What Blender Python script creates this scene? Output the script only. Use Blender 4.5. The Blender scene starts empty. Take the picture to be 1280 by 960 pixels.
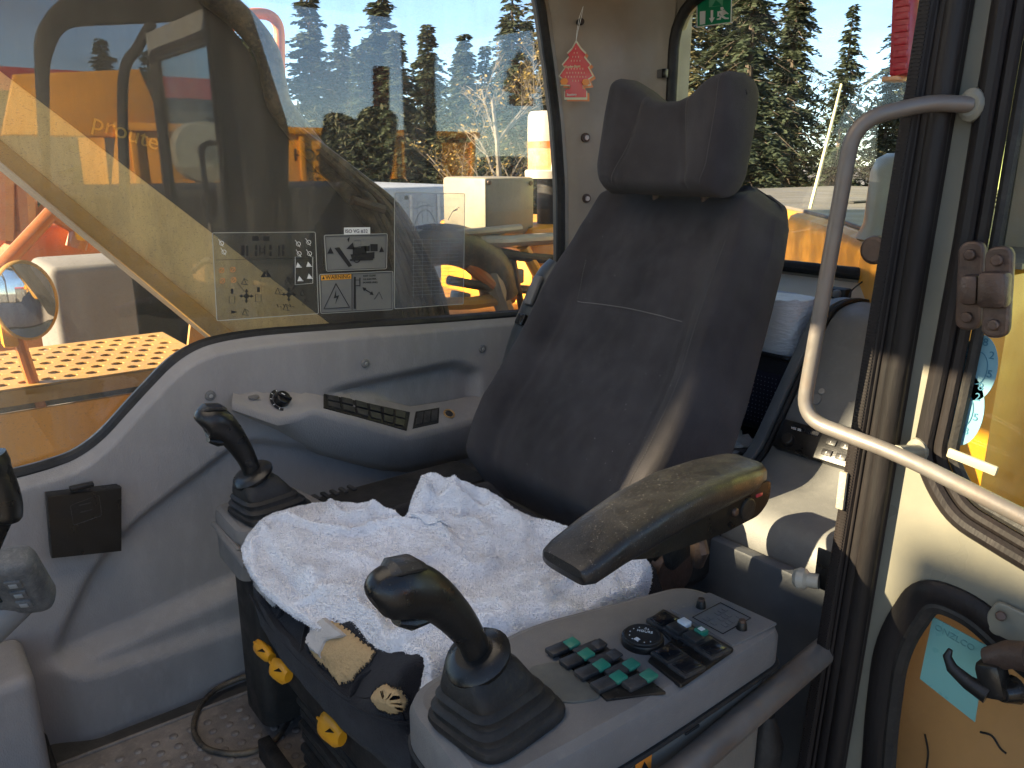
import bpy, bmesh, math, random
from mathutils import Vector, Matrix, noise
random.seed(7)
S = bpy.context.scene
COL = S.collection
PI = math.pi
R = math.radians

# ------------------------------------------------------------------ camera
CZ, PITCH, YAW, FPX = 1.10, R(15.5), R(38.4), 1000.0
cam_d = bpy.data.cameras.new('camera'); cam = bpy.data.objects.new('camera', cam_d); COL.objects.link(cam)
cam.location = (0, 0, CZ); cam.rotation_euler = (PI/2-PITCH, 0, -YAW)
cam_d.sensor_width = 36; cam_d.lens = 36*FPX/1280; cam_d.clip_start = .02; cam_d.clip_end = 2000
S.camera = cam
# ------------------------------------------------------------------ light
SUN = Vector((-.85, .36, .40)).normalized()          # towards the sun: ahead of the machine, low
el = math.asin(SUN.z)
w = bpy.data.worlds.new('World'); S.world = w; w.use_nodes = True
w.cycles.sampling_method = 'MANUAL'; w.cycles.sample_map_resolution = 512
nt = w.node_tree; bg = nt.nodes['Background']
sky = nt.nodes.new('ShaderNodeTexSky'); sky.sky_type = 'NISHITA'; sky.sun_disc = False
sky.sun_elevation = el; sky.sun_rotation = math.atan2(SUN.x, SUN.y); sky.air_density = 1.0; sky.dust_density = .05; sky.ozone_density = 2.0; sky.altitude = 2500
# broken cloud over the whole sky, mixed into the sky colour
tcw = nt.nodes.new('ShaderNodeTexCoord'); mpw = nt.nodes.new('ShaderNodeMapping'); mpw.inputs['Scale'].default_value = (1, 1, 3.2); mpw.inputs['Location'].default_value = (3.1, .4, 0)
nzw = nt.nodes.new('ShaderNodeTexNoise'); nzw.inputs['Scale'].default_value = 1.5; nzw.inputs['Detail'].default_value = 6; nzw.inputs['Roughness'].default_value = .55
mrw = nt.nodes.new('ShaderNodeMapRange'); mrw.inputs[1].default_value = .47; mrw.inputs[2].default_value = .66; mrw.inputs[4].default_value = .85
mxw = nt.nodes.new('ShaderNodeMix'); mxw.data_type = 'RGBA'; mxw.inputs[7].default_value = (.95, .95, 1.0, 1)
nt.links.new(tcw.outputs['Generated'], mpw.inputs[0]); nt.links.new(mpw.outputs[0], nzw.inputs['Vector']); nt.links.new(nzw.outputs[0], mrw.inputs[0]); nt.links.new(mrw.outputs[0], mxw.inputs[0])
nt.links.new(sky.outputs[0], mxw.inputs[6]); nt.links.new(mxw.outputs[2], bg.inputs[0]); bg.inputs[1].default_value = .07
sun_d = bpy.data.lights.new('sun', 'SUN'); sun_d.energy = 4.4; sun_d.angle = R(.5); sun_d.color = (1, .80, .54)
sun = bpy.data.objects.new('sun', sun_d); COL.objects.link(sun); sun.rotation_euler = SUN.to_track_quat('Z', 'Y').to_euler()
S.view_settings.view_transform = 'Standard'; S.view_settings.look = 'None'; S.view_settings.gamma = 1
S.view_settings.exposure = 2.62
S.render.engine = 'CYCLES'; S.cycles.max_bounces = 6; S.cycles.diffuse_bounces = 4; S.cycles.glossy_bounces = 3; S.cycles.transparent_max_bounces = 16
S.cycles.use_denoising = True; S.cycles.caustics_reflective = False; S.cycles.caustics_refractive = False
S.cycles.sample_clamp_indirect = 6

# ------------------------------------------------------------------ helpers
def px(x, y, ax, val):
    """point of the cab where the sight line through a spot of the photo meets a known plane of the cab"""
    r = (x-640)/FPX; u = (480-y)/FPX; sp, cp = math.sin(PITCH), math.cos(PITCH); sy, cy = math.sin(YAW), math.cos(YAW)
    fw = cp+sp*u; d = (fw*sy+r*cy, fw*cy-r*sy, -sp+cp*u); o = (0, 0, CZ)
    t = (val-o[ax])/d[ax]
    return Vector([o[i]+d[i]*t for i in range(3)])
V = Vector
def finish(o, parent=None, label=None, cat=None, group=None, kind=None):
    if parent is not None:
        o.parent = parent
        if parent.type == 'EMPTY': o.matrix_parent_inverse = Matrix.Translation(-parent.location)
    if label: o['label'] = label
    if cat: o['category'] = cat
    if group: o['group'] = group
    if kind: o['kind'] = kind
    return o
def thing(name, loc, label, cat, group=None):
    o = bpy.data.objects.new(name, None); COL.objects.link(o); o.location = loc; o.empty_display_size = .05
    return finish(o, None, label, cat, group)
class B:
    """collects shapes into one mesh"""
    def __init__(s): s.v = []; s.f = []
    def add(s, vs, fs):
        n = len(s.v); s.v += [tuple(v) for v in vs]; s.f += [tuple(i+n for i in f) for f in fs]; return s
    def bm(s, bm):
        bm.verts.index_update(); s.add([v.co for v in bm.verts], [[v.index for v in f.verts] for f in bm.faces]); bm.free(); return s
    def box(s, c, size, rot=None, bev=0, seg=2):
        bm = bmesh.new(); bmesh.ops.create_cube(bm, size=1)
        for v in bm.verts: v.co = V((v.co.x*size[0], v.co.y*size[1], v.co.z*size[2]))
        if bev: bmesh.ops.bevel(bm, geom=bm.edges[:], offset=min(bev, min(size)*.49), segments=seg, profile=.5, affect='EDGES')
        m = Matrix.Translation(V(c)) @ (rot.to_4x4() if rot else Matrix())
        bmesh.ops.transform(bm, matrix=m, verts=bm.verts[:]); return s.bm(bm)
    def bx(s, a, b, bev=0, seg=2):
        a, b = V(a), V(b); return s.box((a+b)/2, [abs(b[i]-a[i]) for i in range(3)], None, bev, seg)
    def rings(s, rings, cap=True, closed=True):
        n = len(rings[0]); vs = [p for r in rings for p in r]; fs = []
        for i in range(len(rings)-1):
            for j in range(n if closed else n-1):
                k = (j+1) % n; fs.append((i*n+j, i*n+k, (i+1)*n+k, (i+1)*n+j))
        if cap: fs.append(tuple(range(n-1, -1, -1))); fs.append(tuple((len(rings)-1)*n+j for j in range(n)))
        return s.add(vs, fs)
    def tube(s, pts, r, n=10, cap=True, closed=False, flat=None):
        pts = [V(p) for p in pts]; m = len(pts); rs = r if isinstance(r, list) else [r]*m
        tan = []
        for i in range(m):
            a = pts[(i-1) % m] if closed else pts[max(i-1, 0)]; b = pts[(i+1) % m] if closed else pts[min(i+1, m-1)]
            tan.append((b-a).normalized())
        nrm = tan[0].orthogonal().normalized() if flat is None else (V(flat)-tan[0]*V(flat).dot(tan[0])).normalized()
        out = []
        for i in range(m):
            nrm = (nrm-tan[i]*nrm.dot(tan[i])).normalized(); bn = tan[i].cross(nrm)
            ra, rb = rs[i] if isinstance(rs[i], (tuple, list)) else (rs[i], rs[i])
            out.append([pts[i]+nrm*math.cos(2*PI*j/n)*ra+bn*math.sin(2*PI*j/n)*rb for j in range(n)])
        if closed: out.append(out[0]); cap = False
        return s.rings(out, cap)
    def cyl(s, a, b, r, r2=None, n=20, bev=0):
        a, b = V(a), V(b); r2 = r if r2 is None else r2
        if not bev: return s.tube([a, b], [r, r2], n)
        d = (b-a).normalized()
        return s.tube([a, a+d*.0001, b-d*bev, b-d*bev*.3, b], [r, r, r2, r2-bev*.3, r2-bev], n)
    def sphere(s, c, r, sc=(1, 1, 1), n=16):
        bm = bmesh.new(); bmesh.ops.create_uvsphere(bm, u_segments=n, v_segments=n//2, radius=r)
        for v in bm.verts: v.co = V((v.co.x*sc[0], v.co.y*sc[1], v.co.z*sc[2]))+V(c)
        return s.bm(bm)
    def prism(s, poly, o, ux, uy, un, d, bev=0):
        """polygon in the frame (o,ux,uy), d thick along un"""
        o, ux, uy, un = V(o), V(ux), V(uy), V(un); n = len(poly)
        P = [o+ux*p[0]+uy*p[1] for p in poly]
        if not bev: return s.rings([P, [p+un*d for p in P]])
        c = [0, 0]
        for p in poly: c[0] += p[0]/n; c[1] += p[1]/n
        def ins(k):
            out = []
            for i in range(n):
                a, b, e = V(poly[i-1]), V(poly[i]), V(poly[(i+1) % n])
                d1 = (b-a).normalized(); d2 = (e-b).normalized(); nn = V((-(d1+d2).y, (d1+d2).x))
                if nn.length < 1e-6: nn = V((-d1.y, d1.x))
                nn.normalize(); out.append(b+nn*k)
            return out
        ar = sum(poly[i-1][0]*poly[i][1]-poly[i][0]*poly[i-1][1] for i in range(n)); sg = 1 if ar > 0 else -1
        I = [o+ux*p[0]+uy*p[1] for p in ins(bev*sg)]; I2 = [o+ux*p[0]+uy*p[1] for p in ins(bev*.3*sg)]
        return s.rings([P, [p+un*(d-bev) for p in P], [p+un*(d-bev*.3) for p in I2], [p+un*d for p in I]])
    def out(s, name, mat, parent=None, smooth=35, **k):
        me = bpy.data.meshes.new(name); me.from_pydata(s.v, [], s.f); me.validate()
        bm = bmesh.new(); bm.from_mesh(me); bmesh.ops.recalc_face_normals(bm, faces=bm.faces[:]); bm.to_mesh(me); bm.free()
        me.materials.append(mat)
        if smooth:
            me.set_sharp_from_angle(angle=R(smooth)); me.polygons.foreach_set('use_smooth', [len(p.vertices) < 9 for p in me.polygons])
        o = bpy.data.objects.new(name, me); COL.objects.link(o)
        return finish(o, parent, **k)
def share(src, loc, parent=None, rot=None, scale=None, **k):
    o = bpy.data.objects.new(src.name.split('.')[0], src.data); COL.objects.link(o); o.location = loc
    if rot: o.rotation_euler = rot
    if scale: o.scale = scale
    return finish(o, parent, **k)
def rpoly(pts, rad, n=6):
    """polygon with rounded corners"""
    out = []; m = len(pts); rs = rad if isinstance(rad, (list, tuple)) else [rad]*m
    for i in range(m):
        a, b, c = V(pts[i-1]), V(pts[i]), V(pts[(i+1) % m]); r = min(rs[i], (a-b).length*.48, (c-b).length*.48)
        if r <= 1e-5: out.append(tuple(b)); continue
        p, q = b+(a-b).normalized()*r, b+(c-b).normalized()*r
        for k in range(n+1):
            t = k/n; out.append(tuple(p*(1-t)**2+b*2*t*(1-t)+q*t*t))
    return out
def fillet(pts, rad, n=6):
    """open path with rounded corners"""
    out = [V(pts[0])]
    for i in range(1, len(pts)-1):
        a, b, c = V(pts[i-1]), V(pts[i]), V(pts[i+1]); r = min(rad, (a-b).length*.48, (c-b).length*.48)
        p, q = b+(a-b).normalized()*r, b+(c-b).normalized()*r
        for k in range(n+1): t = k/n; out.append(p*(1-t)**2+b*2*t*(1-t)+q*t*t)
    out.append(V(pts[-1])); return out
def smooth_path(pts, n=8):
    pts = [V(p) for p in pts]; out = []; P = [pts[0]*2-pts[1]]+pts+[pts[-1]*2-pts[-2]]
    for i in range(1, len(P)-2):
        a, b, c, d = P[i-1:i+3]
        for k in range(n):
            t = k/n; out.append(.5*((2*b)+(c-a)*t+(2*a-5*b+4*c-d)*t*t+(3*b-a-3*c+d)*t**3))
    out.append(pts[-1]); return out
def lerp_tab(tab, x):
    if x <= tab[0][0]: return tab[0][1]
    for (a, ya), (b, yb) in zip(tab, tab[1:]):
        if x <= b: return ya+(yb-ya)*(x-a)/(b-a)
    return tab[-1][1]
def sstep(a, b, x): t = max(0, min(1, (x-a)/(b-a))); return t*t*(3-2*t)
def curve_mesh(cd):
    o = bpy.data.objects.new('tmp', cd); COL.objects.link(o); bpy.context.view_layer.update()
    dg = bpy.context.evaluated_depsgraph_get(); me = bpy.data.meshes.new_from_object(o.evaluated_get(dg))
    bpy.data.objects.remove(o); return me
def plate(name, outer, holes, thick, o, ux, uy, mat, parent=None, bev=.002, **k):
    """sheet with holes: outline in the frame (o,ux,uy), thickness centred on it"""
    cd = bpy.data.curves.new(name, 'CURVE'); cd.dimensions = '2D'; cd.fill_mode = 'BOTH'; cd.extrude = max(thick/2-bev, 1e-4); cd.bevel_depth = bev; cd.offset = -bev; cd.bevel_resolution = 1
    for pl in [outer]+list(holes):
        sp = cd.splines.new('POLY'); sp.points.add(len(pl)-1); sp.use_cyclic_u = True
        for q, p in zip(sp.points, pl): q.co = (p[0], p[1], 0, 1)
    me = curve_mesh(cd); o, ux, uy = V(o), V(ux), V(uy); un = ux.cross(uy)
    for v in me.vertices: c = v.co.copy(); v.co = o+ux*c.x+uy*c.y+un*c.z
    bm = bmesh.new(); bm.from_mesh(me); bmesh.ops.remove_doubles(bm, verts=bm.verts[:], dist=1e-6); bmesh.ops.recalc_face_normals(bm, faces=bm.faces[:]); bm.to_mesh(me); bm.free()
    me.materials.clear(); me.materials.append(mat); me.set_sharp_from_angle(angle=R(30)); me.polygons.foreach_set('use_smooth', [abs(p.normal.dot(un)) < .99 for p in me.polygons])
    ob = bpy.data.objects.new(name, me); COL.objects.link(ob); return finish(ob, parent, **k)
def lettering(name, body, size, o, ux, uy, mat, parent=None, ext=.0003, align='LEFT', **k):
    cd = bpy.data.curves.new(name, 'FONT'); cd.body = body; cd.size = size; cd.extrude = ext; cd.align_x = align; cd.resolution_u = 3
    me = curve_mesh(cd); o, ux, uy = V(o), V(ux).normalized(), V(uy).normalized(); un = ux.cross(uy)
    for v in me.vertices: c = v.co.copy(); v.co = o+ux*c.x+uy*c.y+un*c.z
    me.materials.clear(); me.materials.append(mat)
    ob = bpy.data.objects.new(name, me); COL.objects.link(ob); return finish(ob, parent, **k)

# ------------------------------------------------------------------ materials
def mat(name, col, rough=.5, metal=0, var=.15, vs=6, bump=.1, bs=150, dust=0, dcol=(.33, .29, .23), ds=3, spec=.5, sheen=0, streak=1, coat=0, speck=0, rvar=.12):
    m = bpy.data.materials.new(name); m.use_nodes = True; n = m.node_tree.nodes; l = m.node_tree.links; p = n['Principled BSDF']
    tc = n.new('ShaderNodeTexCoord'); mp = n.new('ShaderNodeMapping'); l.new(tc.outputs['Object'], mp.inputs[0]); mp.inputs['Scale'].default_value = (1, 1, 1/streak)
    def nz(scale, det=4, src=mp, rg=.55):
        x = n.new('ShaderNodeTexNoise'); x.inputs['Scale'].default_value = scale; x.inputs['Detail'].default_value = det; x.inputs['Roughness'].default_value = rg; l.new(src.outputs[0], x.inputs['Vector']); return x
    def ramp(src, a, b, lo=0, hi=1):
        x = n.new('ShaderNodeMapRange'); x.inputs[1].default_value = a; x.inputs[2].default_value = b; x.inputs[3].default_value = lo; x.inputs[4].default_value = hi; l.new(src, x.inputs[0]); return x.outputs[0]
    def mix(f, a, b):
        x = n.new('ShaderNodeMix'); x.data_type = 'RGBA'
        (l.new(f, x.inputs[0]) if not isinstance(f, float) else setattr(x.inputs[0], 'default_value', f))
        for i, c in ((6, a), (7, b)):
            if isinstance(c, tuple): x.inputs[i].default_value = (*c[:3], 1)
            else: l.new(c, x.inputs[i])
        return x.outputs[2]
    c = mix(ramp(nz(vs, 3).outputs[0], .3, .7), tuple(x*(1-var) for x in col), tuple(min(1, x*(1+var)) for x in col))
    if dust:
        f = ramp(nz(ds, 5, mp, .68).outputs[0], .42, .72, 0, dust); c = mix(f, c, dcol)
        f2 = ramp(nz(ds*9, 3, mp, .7).outputs[0], .5, .75, 0, dust*.6); c = mix(f2, c, dcol)
    if speck:
        vo = n.new('ShaderNodeTexNoise'); vo.inputs['Scale'].default_value = 420; vo.inputs['Detail'].default_value = 1; l.new(tc.outputs['Object'], vo.inputs['Vector'])
        c = mix(ramp(vo.outputs[0], .68, .74, 0, speck), c, (.45, .43, .4))
    l.new(c, p.inputs['Base Color'])
    rr = ramp(nz(vs*3, 2).outputs[0], .3, .7, max(.03, rough-rvar), min(1, rough+rvar)); l.new(rr, p.inputs['Roughness'])
    p.inputs['Metallic'].default_value = metal; p.inputs['Specular IOR Level'].default_value = spec
    if sheen: p.inputs['Sheen Weight'].default_value = sheen; p.inputs['Sheen Roughness'].default_value = .5
    if coat: p.inputs['Coat Weight'].default_value = coat; p.inputs['Coat Roughness'].default_value = .15
    if bump:
        b = n.new('ShaderNodeBump'); b.inputs['Strength'].default_value = bump; b.inputs['Distance'].default_value = .004
        l.new(nz(bs, 2).outputs[0], b.inputs['Height']); l.new(b.outputs[0], p.inputs['Normal'])
    return m
def glass_mat(name, tint, ior, dust, dcol, streak=6., dscale=14., rough=.0, drange=(.45, .8), speck=1.):
    """thin pane: clear, mirrors by Fresnel, dusty film on it"""
    m = bpy.data.materials.new(name); m.use_nodes = True; n = m.node_tree.nodes; l = m.node_tree.links
    n.remove(n['Principled BSDF']); out = n['Material Output']
    tr = n.new('ShaderNodeBsdfTransparent'); tr.inputs[0].default_value = (*tint, 1)
    gl = n.new('ShaderNodeBsdfGlossy'); gl.inputs['Roughness'].default_value = rough
    lw_ = n.new('ShaderNodeLayerWeight'); lw_.inputs[0].default_value = .5; pw = n.new('ShaderNodeMath'); pw.operation = 'POWER'; pw.inputs[1].default_value = 5; l.new(lw_.outputs['Facing'], pw.inputs[0])
    r0 = ((ior-1)/(ior+1))**2; fr = n.new('ShaderNodeMath'); fr.operation = 'MULTIPLY_ADD'; fr.inputs[1].default_value = 1-r0; fr.inputs[2].default_value = r0; l.new(pw.outputs[0], fr.inputs[0])      # Schlick, same from both sides
    m1 = n.new('ShaderNodeMixShader'); l.new(fr.outputs[0], m1.inputs[0]); l.new(tr.outputs[0], m1.inputs[1]); l.new(gl.outputs[0], m1.inputs[2])
    df = n.new('ShaderNodeBsdfDiffuse'); df.inputs[0].default_value = (*dcol, 1)
    tl = n.new('ShaderNodeBsdfTranslucent'); tl.inputs[0].default_value = (*dcol, 1)
    m2 = n.new('ShaderNodeMixShader'); m2.inputs[0].default_value = .5; l.new(df.outputs[0], m2.inputs[1]); l.new(tl.outputs[0], m2.inputs[2])
    tc = n.new('ShaderNodeTexCoord'); mp = n.new('ShaderNodeMapping'); mp.inputs['Scale'].default_value = (1, 1, 1/streak); l.new(tc.outputs['Object'], mp.inputs[0])
    def nz(s, d, rg, src):
        x = n.new('ShaderNodeTexNoise'); x.inputs['Scale'].default_value = s; x.inputs['Detail'].default_value = d; x.inputs['Roughness'].default_value = rg; l.new(src.outputs[0], x.inputs['Vector']); return x
    def rng(s, a, b, lo, hi):
        x = n.new('ShaderNodeMapRange'); x.inputs[1].default_value = a; x.inputs[2].default_value = b; x.inputs[3].default_value = lo; x.inputs[4].default_value = hi; l.new(s.outputs[0], x.inputs[0]); return x.outputs[0]
    a = rng(nz(dscale, 3, .7, mp), drange[0], drange[1], dust*.25, dust); b = rng(nz(900, 0, .6, tc), .70, .80, 0, dust*1.2*speck); c = rng(nz(1.7, 1, .5, tc), .35, .65, .45, 1.)
    ad = n.new('ShaderNodeMath'); ad.operation = 'ADD'; l.new(a, ad.inputs[0]); l.new(b, ad.inputs[1])
    mu = n.new('ShaderNodeMath'); mu.operation = 'MULTIPLY'; mu.use_clamp = True; l.new(ad.outputs[0], mu.inputs[0]); l.new(c, mu.inputs[1])
    m3 = n.new('ShaderNodeMixShader'); l.new(mu.outputs[0], m3.inputs[0]); l.new(m1.outputs[0], m3.inputs[1]); l.new(m2.outputs[0], m3.inputs[2])
    l.new(m3.outputs[0], out.inputs[0]); return m
PANEL = mat('grey moulded plastic', (.252, .236, .226), .6, var=.18, vs=2.5, bump=.3, bs=420, dust=.55, dcol=(.36, .335, .315), ds=3.2, streak=2.5)
PANEL2 = mat('console grey plastic', (.145, .139, .134), .5, var=.12, vs=5, bump=.2, bs=500, dust=.28, dcol=(.25, .235, .21), ds=7)
REARPL = mat('rear shelf plastic', (.13, .130, .125), .55, var=.1, vs=4, bump=.15, bs=420, dust=.2, dcol=(.34, .33, .3), ds=5)
PILLAR = mat('painted grey metal', (.26, .22, .17), .45, var=.1, vs=4, bump=.06, bs=260, dust=.2, dcol=(.38, .35, .29), ds=4)
DOORP = mat('door grey paint', (.19, .182, .145), .38, var=.07, vs=4, bump=.03, bs=300, dust=.25, dcol=(.28, .25, .17), ds=6, coat=.1)
FABRIC = mat('charcoal seat fabric', (.038, .0355, .038), .95, var=.3, vs=9, bump=.6, bs=900, dust=.38, dcol=(.078, .069, .069), ds=2.6, spec=.12, sheen=.10)
FABRIC2 = mat('torn black cushion fabric', (.010, .010, .013), .97, var=.4, vs=14, bump=.8, bs=700, dust=.12, dcol=(.04, .037, .04), ds=14, spec=.1, sheen=.12)
FOAM = mat('yellowed seat foam', (.44, .31, .16), .95, var=.22, vs=22, bump=.5, bs=260, dust=.6, dcol=(.20, .13, .07), ds=22, spec=.1)
LINING = mat('grey foam backing', (.40, .38, .36), .9, var=.15, vs=16, bump=.3, bs=260, dust=.2, dcol=(.3, .25, .2), ds=14, spec=.1)
TOWEL = mat('white terry cloth', (.77, .785, .82), .98, var=.06, vs=6, bump=.35, bs=700, dust=.26, dcol=(.42, .33, .26), ds=7, spec=.05, sheen=.15)
BLACK = mat('black satin plastic', (.009, .0085, .008), .34, var=.3, vs=10, bump=.06, bs=300, dust=.04, dcol=(.10, .09, .08), ds=9, speck=.06, spec=.42)
VINYL = mat('black armrest vinyl', (.011, .011, .012), .40, var=.2, vs=12, bump=.14, bs=380, dust=.06, dcol=(.13, .115, .09), ds=12, speck=.2)
RUBBER = mat('black rubber', (.014, .0135, .013), .58, var=.25, vs=8, bump=.2, bs=200, dust=.25, dcol=(.09, .078, .066), ds=9, spec=.3)
SEAL = mat('dusty door seal rubber', (.011, .010, .010), .5, var=.3, vs=8, bump=.2, bs=180, dust=.2, dcol=(.06, .042, .038), ds=10, streak=5, spec=.22)
MAT = mat('floor mat rubber', (.15, .13, .115), .75, var=.2, vs=8, bump=.3, bs=300, dust=.6, dcol=(.40, .34, .28), ds=6)
BARE = mat('worn grey painted tube', (.17, .155, .14), .45, metal=.35, var=.2, vs=14, bump=.05, bs=160, dust=.35, dcol=(.20, .12, .07), ds=12)
STEEL = mat('rusty steel', (.085, .062, .052), .5, metal=.6, var=.35, vs=25, bump=.2, bs=240, dust=.3, dcol=(.15, .075, .04), ds=20)
ZINC = mat('zinc plated screw', (.45, .44, .42), .4, metal=.7, var=.2, vs=40, bump=.1, bs=300, dust=.2, ds=40)
YLEV = mat('amber plastic lever', (.78, .33, .012), .38, var=.12, vs=16, bump=.06, bs=240, dust=.12, dcol=(.3, .18, .06), ds=24)
YPAINT = mat('machine yellow paint', (.80, .345, .016), .42, var=.10, vs=4, bump=.04, bs=120, dust=.12, dcol=(.60, .33, .08), ds=5, coat=.05)
YDUST = mat('dusty yellow paint', (.46, .25, .05), .6, var=.15, vs=5, bump=.15, bs=90, dust=.5, dcol=(.36, .23, .095), ds=7)
ORANGE = mat('orange paint', (.50, .135, .02), .45, var=.12, vs=6, bump=.06, bs=120, dust=.3, dcol=(.46, .26, .12), ds=8)
BOOMM = mat('dark grey boom paint', (.035, .035, .036), .55, var=.25, vs=5, bump=.12, bs=90, dust=.3, dcol=(.085, .08, .07), ds=6, streak=3)
BOOMT = mat('boom sunlit strip tan', (.78, .58, .27), .8, var=.16, vs=9, bump=.3, bs=110, dust=.55, dcol=(.46, .35, .17), ds=16, streak=3)  # pale tan that paints the sunlit strip along the boom
HOSE = mat('hydraulic hose rubber', (.030, .026, .022), .55, var=.3, vs=20, bump=.1, bs=200, dust=.6, dcol=(.26, .19, .11), ds=14)
WHITE = mat('white lettering', (.72, .72, .70), .6, var=.04, bump=0)
INK = mat('black print', (.012, .012, .013), .6, var=.1, bump=0)
GREEN = mat('green rocker switch', (.012, .17, .11), .4, var=.12, vs=30, bump=.04, bs=300, dust=.12, ds=40)
SIGNG = mat('sign green', (.0, .21, .09), .4, var=.05, bump=0)
RED = mat('red plastic', (.42, .022, .035), .4, var=.12, vs=20, bump=.08, bs=220, dust=.12, dcol=(.5, .3, .25), ds=30)

# ================================================================== SETTING: ground and cab shell
YW, XR = 1.60, 1.70
gm = mat('gravel yard', (.17, .155, .135), .9, var=.25, vs=.6, bump=.6, bs=6, dust=.4, dcol=(.24, .22, .18), ds=.8)
B().add([(-400, -400, -1.3), (400, -400, -1.3), (400, 400, -1.3), (-400, 400, -1.3)], [(0, 1, 2, 3)]).out('ground', gm, None, 0, kind='structure')
B().bx((-.62, .50, -.07), (1.72, 1.66, 0), .004).out('cab_floor', mat('cab floor steel', (.045, .044, .042), .7, dust=.4, dcol=(.12, .11, .1), bump=.2), kind='structure')
# --- right-hand wall, moulded panel under the window
def chaikin(p, n=2):
    for _ in range(n):
        q = [p[0]]
        for a, b in zip(p, p[1:]): q += [(a[0]*.75+b[0]*.25, a[1]*.75+b[1]*.25), (a[0]*.25+b[0]*.75, a[1]*.25+b[1]*.75)]
        p = q+[p[-1]]
    return p
SILL = chaikin([(-.62, .535), (.0, .545), (.17, .550), (.262, .566), (.36, .657), (.455, .738), (.56, .752), (.75, .742), (1.17, .718), (1.40, .708), (1.56, .706)], 3)
def xz(x, y): p = px(x, y, 1, YW); return (p.x, p.z)
def sdpoly(p, poly):
    x, y = p; d = 1e9; c = False; n = len(poly)
    for i in range(n):
        ax, ay = poly[i-1]; bx_, by = poly[i]; ex, ey = bx_-ax, by-ay; t = max(0, min(1, ((x-ax)*ex+(y-ay)*ey)/(ex*ex+ey*ey)))
        d = min(d, math.hypot(x-ax-ex*t, y-ay-ey*t))
        if (ay > y) != (by > y) and x < (bx_-ax)*(y-ay)/(by-ay)+ax: c = not c
    return -d if c else d
rec1 = rpoly([xz(305, 545), xz(160, 655), xz(112, 712), xz(66, 812), xz(80, 838), xz(120, 832), xz(330, 765), (1.6, .22), (1.6, .50), xz(560, 575), xz(420, 560)], .05)
rec2 = rpoly([xz(395, 492), xz(440, 478), xz(570, 450), xz(605, 462), xz(600, 535), xz(520, 535), xz(470, 505)], .03)
ledge = [(-.3, .135), (.19, .158), (.55, .205), (1.6, .29)]
def wall_y(x, z):
    y = YW-.004*math.sin(3*x)
    y += .022*(1-sstep(-.020, .004, sdpoly((x, z), rec1)))
    y += .030*(1-sstep(-.030, .004, sdpoly((x, z), rec2)))
    lz = lerp_tab(ledge, x); y -= .040*(1-sstep(lz-.004, lz+.034, z))*sstep(.10, .2, x)
    zs = lerp_tab(SILL, x); y += .02*sstep(zs-.022, zs, z)                    # rolls over under the seal
    y += .0012*noise.noise((x*9, z*9, 1))
    return y
b = B(); NX, NZ = 230, 90; vs = []; fs = []
for i in range(NX+1):
    x = -.62+2.18*i/NX; zs = lerp_tab(SILL, x)
    for j in range(NZ+1):
        t = j/NZ; t = 1-(1-t)**1.25; z = zs*t; vs.append((x, wall_y(x, z), z))
    vs += [(x, YW+.075, zs), (x, YW+.09, zs-.02), (x, YW+.09, 0)]
m_ = NZ+4
for i in range(NX):
    for j in range(m_-1): fs.append((i*m_+j, (i+1)*m_+j, (i+1)*m_+j+1, i*m_+j+1))
wall = b.add(vs, fs).out('cab_side_wall', PANEL, None, 50, kind='structure')
# round fastener caps on the panel
for p in ((262, 494), (456, 454), (603, 436)):
    q = px(*p, 1, YW); q.y = wall_y(q.x, q.z)
    b = B(); b.cyl(q+V((0, .003, 0)), q-V((0, .005, 0)), .0105, n=22, bev=.003); o = b.out('fastener_cap', REARPL, wall)
    B().cyl(q-V((0, .0045, 0)), q-V((0, .0075, 0)), .004, n=12, bev=.001).out('screw', ZINC, o)
# --- window opening of the side wall
EDGE = [(.66, 1.462), (.80, 1.462), (1.045, 1.455), (1.2, 1.437), (1.32, 1.414), (1.478, 1.379), (1.60, 1.335)]      # z -> X of the rear edge of the side window
WIN = [p for p in SILL if -.5 < p[0] < 1.38]
WIN = [(-.5, .54)]+WIN+rpoly([WIN[-1], (lerp_tab(EDGE, .71), .705), (lerp_tab(EDGE, .9), .9)], [0, .06, 0])[1:]+[(lerp_tab(EDGE, z/100), z/100) for z in range(94, 152, 4)]+rpoly([(1.385, 1.48), (1.36, 1.555), (-.5, 1.555)], [0, .05, 0])[1:]
b = B(); pts = [V((p[0], YW+.030, p[1]+.002)) for p in WIN]
seal = b.tube(pts, (.014, .011), 8, closed=True).out('window_seal', RUBBER, wall)
GLASS = glass_mat('dusty side window glass', (.95, .95, .93), 1.60, .16, (.56, .51, .40), 7, 16)
plate('window_pane', WIN, [], .005, (0, YW+.045, 0), (1, 0, 0), (0, 0, 1), GLASS, wall, bev=.0005)
# header over the side window and the roof
B().bx((-.62, YW-.02, 1.565), (1.36, YW+.07, 1.64), .01).out('window_header', PILLAR, wall)
fill_hatch = rpoly([(-.35, .62), (.80, .62), (.80, 1.50), (-.35, 1.50)], .06, 5)
roof = plate('cab_roof', rpoly([(-.64, .46), (1.76, .46), (1.76, 1.70), (-.64, 1.70)], .05, 4), [fill_hatch], .08, (0, 0, 1.66), (1, 0, 0), (0, 1, 0), mat('pale roof lining', (.46, .44, .40), .9, bump=.1), bev=.006, kind='structure')
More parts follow.
